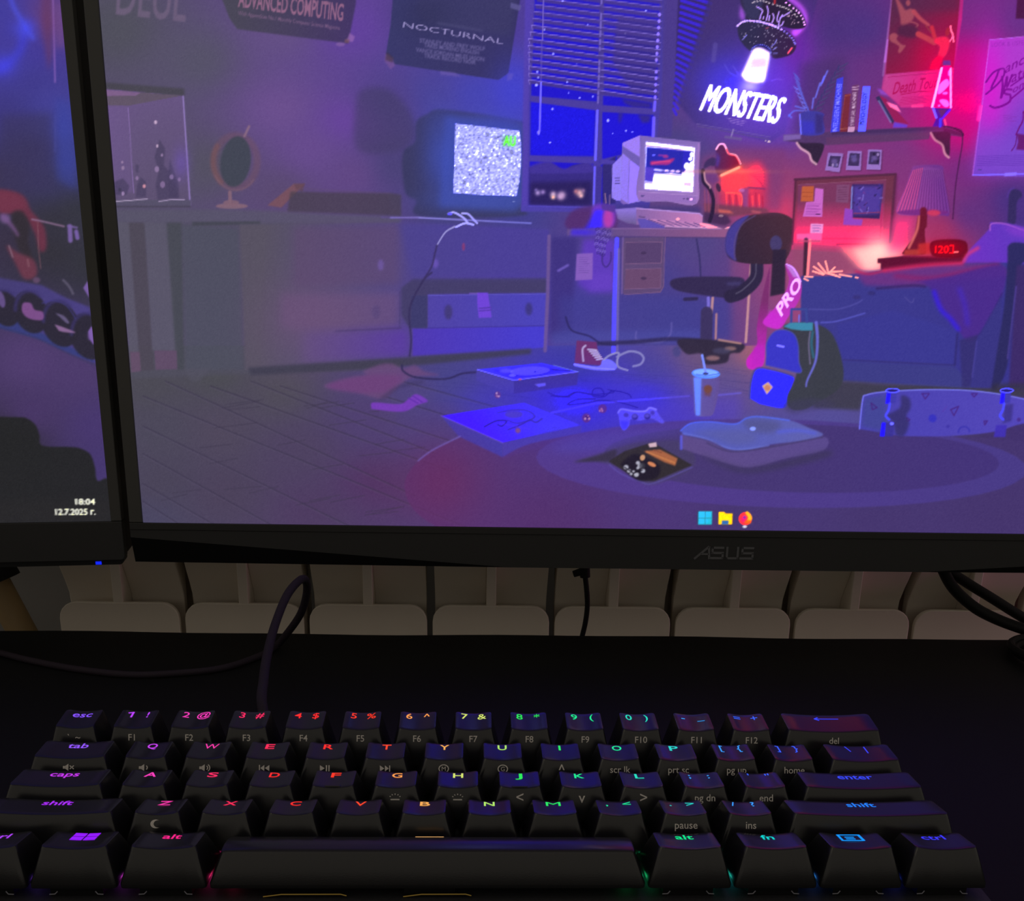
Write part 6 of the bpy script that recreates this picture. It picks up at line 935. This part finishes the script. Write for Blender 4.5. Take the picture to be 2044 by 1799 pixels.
def icon(kind):                             # small pictograms as quads/triangles in a unit box centred on 0
    v, t = [], []
    def poly(*p):
        s = len(v); v.extend(p); t.extend([(s, s + i, s + i + 1) for i in range(1, len(p) - 1)])
    def bar(x0, y0, x1, y1, w):
        L = math.hypot(x1 - x0, y1 - y0); nx, ny = -(y1 - y0) / L * w / 2, (x1 - x0) / L * w / 2
        poly((x0 + nx, y0 + ny), (x1 + nx, y1 + ny), (x1 - nx, y1 - ny), (x0 - nx, y0 - ny))
    def arc(cx, cy, r, a0, a1, w, n=14):
        A_ = np.radians(np.linspace(a0, a1, n + 1))
        for i in range(n): poly(*[(cx + rr * math.cos(a), cy + rr * math.sin(a)) for rr, a in ((r - w / 2, A_[i]), (r + w / 2, A_[i]), (r + w / 2, A_[i + 1]), (r - w / 2, A_[i + 1]))])
    if kind == 'windows':
        for x0, x1 in ((-.52, -.03), (.03, .52)):
            for y0, y1 in ((-.5, -.03), (.03, .5)): poly((x0, y0), (x1, y0), (x1, y1), (x0, y1))
    elif kind == 'menu':
        for q in ((-.5, -.45, .5, -.45), (.5, -.5, .5, .5), (.5, .45, -.5, .45), (-.5, .5, -.5, -.5)): bar(*q, .13)
        bar(-.25, .12, .2, .12, .13); bar(-.25, -.14, .2, -.14, .13)
    elif kind == 'back': bar(-.5, 0, .5, 0, .05); bar(-.5, 0, -.32, .12, .06); bar(-.5, 0, -.32, -.12, .06)
    elif kind in ('mute', 'voldown', 'volup'):
        poly((-.5, -.15), (-.25, -.15), (-.25, .15), (-.5, .15)); poly((-.3, -.15), (0, -.4), (0, .4), (-.3, .15))
        if kind == 'mute': bar(.12, -.2, .5, .2, .1); bar(.12, .2, .5, -.2, .1)
        else: arc(0, 0, .28, -50, 50, .1, 6)
        if kind == 'volup': arc(0, 0, .48, -50, 50, .1, 6)
    elif kind == 'prev': poly((-.05, -.35), (-.05, .35), (-.42, 0)); poly((.42, -.35), (.42, .35), (0, 0)); bar(-.5, -.35, -.5, .35, .1)
    elif kind == 'next': poly((.05, -.35), (.42, 0), (.05, .35)); poly((-.42, -.35), (0, 0), (-.42, .35)); bar(.5, -.35, .5, .35, .1)
    elif kind == 'play': poly((-.45, -.35), (0, 0), (-.45, .35)); bar(.16, -.35, .16, .35, .12); bar(.4, -.35, .4, .35, .12)
    elif kind == 'circle': arc(0, 0, .45, 0, 360, .1, 20)
    elif kind == 'moon':
        A_ = np.radians(np.linspace(60, 300, 13)); 
        for i in range(12): poly(*[(.45 * math.cos(A_[i]), .45 * math.sin(A_[i])), (.45 * math.cos(A_[i + 1]), .45 * math.sin(A_[i + 1])), (.2 + .38 * math.cos(A_[i + 1] * .94 + .19), .38 * math.sin(A_[i + 1] * .94 + .19)), (.2 + .38 * math.cos(A_[i] * .94 + .19), .38 * math.sin(A_[i] * .94 + .19))])
    elif kind == 'bright':
        bar(-.4, -.3, .4, -.3, .14)
        for i in range(5): a = math.radians(25 + 32.5 * i); bar(.42 * math.cos(a), -.15 + .36 * math.sin(a), .54 * math.cos(a), -.15 + .5 * math.sin(a), .08)
    elif kind == 'one': bar(.02, 0, .02, .73, .13); bar(.05, .67, -.28, .5, .12)
    elif kind == 'barlight': poly((-.5, -.5), (.5, -.5), (.5, .5), (-.5, .5))
    return np.array(v), np.array(t)
RAINBOW = [(0.0, (120, 90, 255)), (0.6, (140, 84, 255)), (1.5, (190, 70, 255)), (2.5, (250, 66, 190)), (3.4, (255, 50, 110)), (4.4, (255, 46, 50)), (5.6, (255, 62, 44)), (6.5, (255, 160, 84)), (7.4, (236, 232, 120)), (8.4, (50, 238, 90)), (9.5, (36, 238, 150)), (10.5, (44, 226, 196)), (11.5, (60, 170, 255)), (12.5, (60, 100, 255)), (13.6, (60, 76, 255)), (15.0, (70, 60, 255))]
def rainbow(u):
    xs = [a for a, _ in RAINBOW]; return tuple(float(np.interp(u, xs, [c[i] for _, c in RAINBOW])) for i in range(3))
RSHIFT = [0.0, 0.3, -0.25, 0.06, 0.9]
SPECIAL = {'shift.l': (176, 50, 255), 'win': (150, 30, 255), 'alt.l': (255, 40, 140), 'caps': (200, 60, 240), 'ctrl.l': (180, 70, 255), 'alt.r': (20, 232, 140), 'fn': (20, 214, 210), 'menu': (24, 150, 255), 'ctrl.r': (64, 60, 255), 'shift.r': (40, 130, 255), 'enter': (60, 76, 255), 'tab': (150, 90, 255), 'space': (255, 190, 120)}
layout = [
    (0, 0, [('esc', 1, 'esc', '`  ~'), ('1', 1, '1|!', 'F1'), ('2', 1, '2|@', 'F2'), ('3', 1, '3|#', 'F3'), ('4', 1, '4|$', 'F4'), ('5', 1, '5|%', 'F5'), ('6', 1, '6|^', 'F6'), ('7', 1, '7|&', 'F7'), ('8', 1, '8|*', 'F8'), ('9', 1, '9|(', 'F9'), ('0', 1, '0|)', 'F10'), ('-', 1, '-|_', 'F11'), ('=', 1, '=|+', 'F12'), ('back', 2, '#back', 'del')]),
    (1, 0, [('tab', 1.5, 'tab', '#mute'), ('q', 1, 'Q', '#voldown'), ('w', 1, 'W', '#volup'), ('e', 1, 'E', '#prev'), ('r', 1, 'R', '#play'), ('t', 1, 'T', '#next'), ('y', 1, 'Y', '#circle M'), ('u', 1, 'U', '#circle G'), ('i', 1, 'I', '^'), ('o', 1, 'O', 'scr lk'), ('p', 1, 'P', 'prt sc'), ('[', 1, '[|{', 'pg up'), (']', 1, ']|}', 'home'), ('bs', 1.5, '\\||', '')]),
    (2, 0, [('caps', 1.75, 'caps', ''), ('a', 1, 'A', ''), ('s', 1, 'S', ''), ('d', 1, 'D', ''), ('f', 1, 'F', ''), ('g', 1, 'G', '#bright'), ('h', 1, 'H', '#bright'), ('j', 1, 'J', '<'), ('k', 1, 'K', 'v'), ('l', 1, 'L', '>'), (';', 1, ';|:', 'pg dn'), ("'", 1, "'|\"", 'end'), ('enter', 2.25, 'enter', '')]),
    (3, 0, [('shift.l', 2.25, 'shift', ''), ('z', 1, 'Z', '#moon'), ('x', 1, 'X', ''), ('c', 1, 'C', ''), ('v', 1, 'V', ''), ('b', 1, 'B', ''), ('n', 1, 'N', ''), ('m', 1, 'M', ''), (',', 1, ',|<', ''), ('.', 1, '.|>', 'pause'), ('/', 1, '/|?', 'ins'), ('shift.r', 2.75, 'shift', '')]),
    (4, 0, [('ctrl.l', 1.25, 'ctrl', ''), ('win', 1.25, '#windows', ''), ('alt.l', 1.25, 'alt', ''), ('space', 6.25, '#barlight', ''), ('alt.r', 1.25, 'alt', ''), ('fn', 1.25, 'fn', ''), ('menu', 1.25, '#menu', ''), ('ctrl.r', 1.25, 'ctrl', '')]),
]
LETTER = dict(M=4.4, W=4.6, I=0.7, J=2.3, L=2.8, E=3.0, F=3.0, X=3.7, Z=3.7, A=3.7, T=3.0, Y=3.1, P=3.0, U=3.0, K=3.1, B=3.0, V=3.3)
def centred(v): return v - np.array([(v[:, 0].min() + v[:, 0].max()) / 2, 0])
sw_mesh = led_mesh = None
g = Geo().box(-7, 7, -7, 7, PLATE_Z, PLATE_Z + 2.4); g.box(-4.5, 4.5, -4.5, 4.5, PLATE_Z + 2.4, 20.5)
sw_mesh = mesh_from('switch', g.v, g.f); sw_mesh.materials.append(M['switch'])
g = Geo()
for s_ in (-1, 1): g.tube([(s_ * 5.0, -7.1, PLATE_Z + 1.5), (s_ * 5.7, -7.4, PLATE_Z + 0.8), (s_ * 7.2, -7.4, PLATE_Z + 0.7)], 0.26, 6)
clip_mesh = mesh_from('switch_clip', g.v, g.f, True); clip_mesh.materials.append(M['steel'])
g = Geo().box(-1.2, 1.2, 3.2, 4.6, PLATE_Z + 0.05, PLATE_Z + 1.2); led_mesh = mesh_from('diode', g.v, g.f); led_mesh.materials.append(M['diode'])
for row, u0, keys in layout:
    u = 0.0
    for kid, w, leg, side in keys:
        cu = u + w / 2; u += w
        X, Y = (cu - 7.5) * U, (4 - row) * U; space = kid == 'space'
        hx, hy_, f = key_surface(w, row, space)
        key = link('keycap', key_mesh(w, row, space), None, kb, (X, Y, 0))
        if leg: key['label'] = ('black keycap marked ' + leg.replace('|', ' ').replace('#', '')) if not space else 'long black space bar'
        c = SPECIAL.get(kid) or rainbow(cu - RSHIFT[row])
        def on_top(x, y, f=f): return (x, y, float(f(x, y)) + 0.07)
        V, T_ = [], []
        def add_glyph(v, t, sx, sy, ox, oy):
            n = sum(len(a) for a in V); V.append(v * [sx, sy] + [ox, oy]); T_.append(t + n)
        if leg.startswith('#'):
            v, t = icon(leg[1:]); dims = {'windows': (6.6, 5.4, 0, 3.6), 'menu': (6.0, 5.0, 0, 3.4), 'back': (8.6, 8.6, 0, LABY - .2), 'barlight': (8.0, 1.0, -0.4, 6.05)}[leg[1:]]
            add_glyph(v, t, *dims)
        elif '|' in leg:
            a, b = leg[0], leg[2:]
            for ch, ox in ((a, -3.1), (b, 2.9)):
                v, t = icon('one') if ch == '1' else text_mesh(ch, 0.006); add_glyph(centred(v), t, 4.9, 5.1, ox, LABY - 1.9)
        elif len(leg) == 1:
            v, t = text_mesh(leg, 0.0 if leg in 'MW' else 0.014); add_glyph(centred(v), t, LETTER.get(leg, 3.2) / (v[:, 0].max() - v[:, 0].min()), 4.9, 0.0, LABY - 1.8)
        elif leg:
            v, t = text_mesh(leg, 0.012); add_glyph(centred(v), t, 5.2, 4.9, 0.0, LABY - 1.8)
        if V:
            lg = link('legend', flat_mesh('legend', np.concatenate(V), np.concatenate(T_), on_top, M['glow']), None, key)
            k_ = 0.85; lg.color = tuple(min(1.0, v * k_) for v in rgba(c)[:3]) + (1,)
        if kid in ('f', 'j'):
            yb_ = -4.6; z = float(f(0, yb_)); Geo().box(-2.4, 2.4, yb_ - .5, yb_ + .5, z - .2, z + .45).build('homing_bar', M['key'], key, bevel=0.2)
        if side:
            yf0, zf0 = -(U - .9) / 2, BASE_Z; yf1 = TYO - hy_; zf1 = float(f(0, yf1)) - 0.3
            nrm = np.array([0, -(zf1 - zf0), yf1 - yf0]); nrm /= np.linalg.norm(nrm); nrm = nrm if nrm[1] < 0 else -nrm; L = math.hypot(yf1 - yf0, zf1 - zf0)
            def on_front(x, y):
                t = y / L; return (x, yf0 + (yf1 - yf0) * t + nrm[1] * 0.12, zf0 + (zf1 - zf0) * t + nrm[2] * 0.12)
            V, T_ = [], []; yc = L - 2.3
            if side.startswith('#'):
                nm = side[1:].split(); v, t = icon(nm[0]); add_glyph(v, t, 3.4, 2.8, 0, yc)
                if len(nm) > 1: v, t = text_mesh(nm[1], 0.0); add_glyph(centred(v), t, 2.0, 2.0, 0, yc - .7)
            else:
                v, t = text_mesh(side, 0.004); k1 = 1.5 if len(side) == 1 else 1.0; add_glyph(centred(v), t, 3.0 * k1, 3.1 * k1, 0, yc - 1.1 * k1)
            link('side_print', flat_mesh('side_print', np.concatenate(V), np.concatenate(T_), on_front, M['print']), None, key)
        sw = link('switch', sw_mesh, None, kb, (X, Y, 0))
        if row == 4 and not space: link('switch_clip', clip_mesh, None, sw)
        if row == 4:
            spots = [-w * U / 2 + 3.5, w * U / 2 - 3.5]
            for dx in spots:
                dd = link('diode', led_mesh, None, sw, (dx, 0, 0)); cc = rainbow(cu + dx / U - .6)
                dd.color = tuple(v * 5.0 for v in rgba(cc)[:3]) + (1,)
# stabiliser wire of the space bar
for x0, x1 in ((-52, -36), (-14, -2)):
    Geo().tube([(x0 - 5, -8.0, PLATE_Z + .3), (x0, -8.1, PLATE_Z + 1.1), (x1, -8.2, PLATE_Z + 1.2), (x1 + 1.5, -8.0, PLATE_Z + 0.6)], 0.28, 8).build('stabiliser_wire', M['brass'], kb, smooth=True)

# ---------------------------------------------------------------- cables
def px_y(x, y, Y): return on_plane(x, y, (0, 1, 0), (0, Y, 0))
def px_z(x, y, Z): return on_plane(x, y, (0, 0, 1), (0, 0, Z))
pts = [[-66, 87, 14], [-72, 96, 16], px_y(524, 1412, 112), px_y(526, 1360, 140), px_y(533, 1310, 168), px_y(548, 1250, 196), px_y(572, 1190, 220), px_y(596, 1160, 238), px_y(610, 1158, 250), px_y(612, 1185, 262), px_y(600, 1225, 275), px_y(575, 1262, 287)]
land = [px_z(x, y, 1.9) for x, y in ((552, 1288), (520, 1308), (440, 1334), (330, 1345), (250, 1346), (150, 1335), (60, 1318), (0, 1303), (-90, 1282))]
path = spline([np.array(q, float) for q in pts + land], 10)
rr = np.concatenate([np.full(12 * 10, 2.0), np.full(len(path) - 120, 1.7)])
o = Geo().tube(path, rr, 12).build('usb_cable', M['cable'], None, smooth=True); tag(o, 'braided dark cable arching up from behind the keyboard and curling along the desk', 'cable')
hang = spline([px_y(1163, 1120, 338), px_y(1168, 1150, 339), px_y(1172, 1190, 340), px_y(1172, 1215, 341), px_y(1168, 1245, 342), px_y(1160, 1280, 343), px_y(1152, 1330, 344), px_y(1140, 1500, 346), [60, 350, -300], [70, 360, -735]], 8)
o = empty('hanging_cable', (0, 0, 0)); tag(o, 'thin black cable with a plug hanging below the large monitor behind the desk edge', 'cable')
Geo().tube(hang, 1.55, 12).build('cord', M['rubber'], o, smooth=True)
a, b = px_y(1144, 1146, 338), px_y(1174, 1136, 338)
Geo().tube([a, b], [2.0, 2.6], 10).build('plug', M['rubber'], o, smooth=True, bevel=0.4)
Geo().tube([px_y(1166, 1110, 338), px_y(1168, 1152, 338)], [3.2, 3.0], 12).build('plug', M['rubber'], o, smooth=True)
for pts_, r_, lab in (
    ([px_y(1872, 1100, 335), px_y(1884, 1140, 332), px_y(1905, 1176, 330), px_y(1945, 1212, 328), px_y(1990, 1236, 326), px_y(2044, 1256, 322), px_z(2105, 1275, 3.4), px_z(2190, 1300, 3.4), px_z(2300, 1330, 3.4)], 3.3, 'thick black cable sagging low from the large monitor onto the desk'),
    ([px_y(1866, 1092, 352), px_y(1886, 1132, 352), px_y(1925, 1160, 352), px_y(1980, 1194, 351), px_y(2044, 1234, 350), px_y(2110, 1270, 348), px_y(2180, 1320, 346), px_y(2230, 1400, 345)], 3.1, 'thick black cable running straighter above the sagging one')):
    o = Geo().tube(spline(pts_, 10), r_, 14).build('display_cable', M['rubber'], None, smooth=True); tag(o, lab, 'cable', 'thick cables at the right of the desk')
# coil of spare cable lying on the desk at the right
cc = px_z(2146, 1322, 0); t_ = np.linspace(0, 2 * math.pi * 2.0, 90)
o = Geo().tube([(cc[0] + (30 + .4 * q) * math.cos(q), cc[1] + (30 + .4 * q) * math.sin(q), 2.4 + q * 0.4) for q in t_], 2.2, 10).build('cable_coil', M['rubber'], None, smooth=True)
tag(o, 'black coil of spare cable lying on the desk', 'cable')
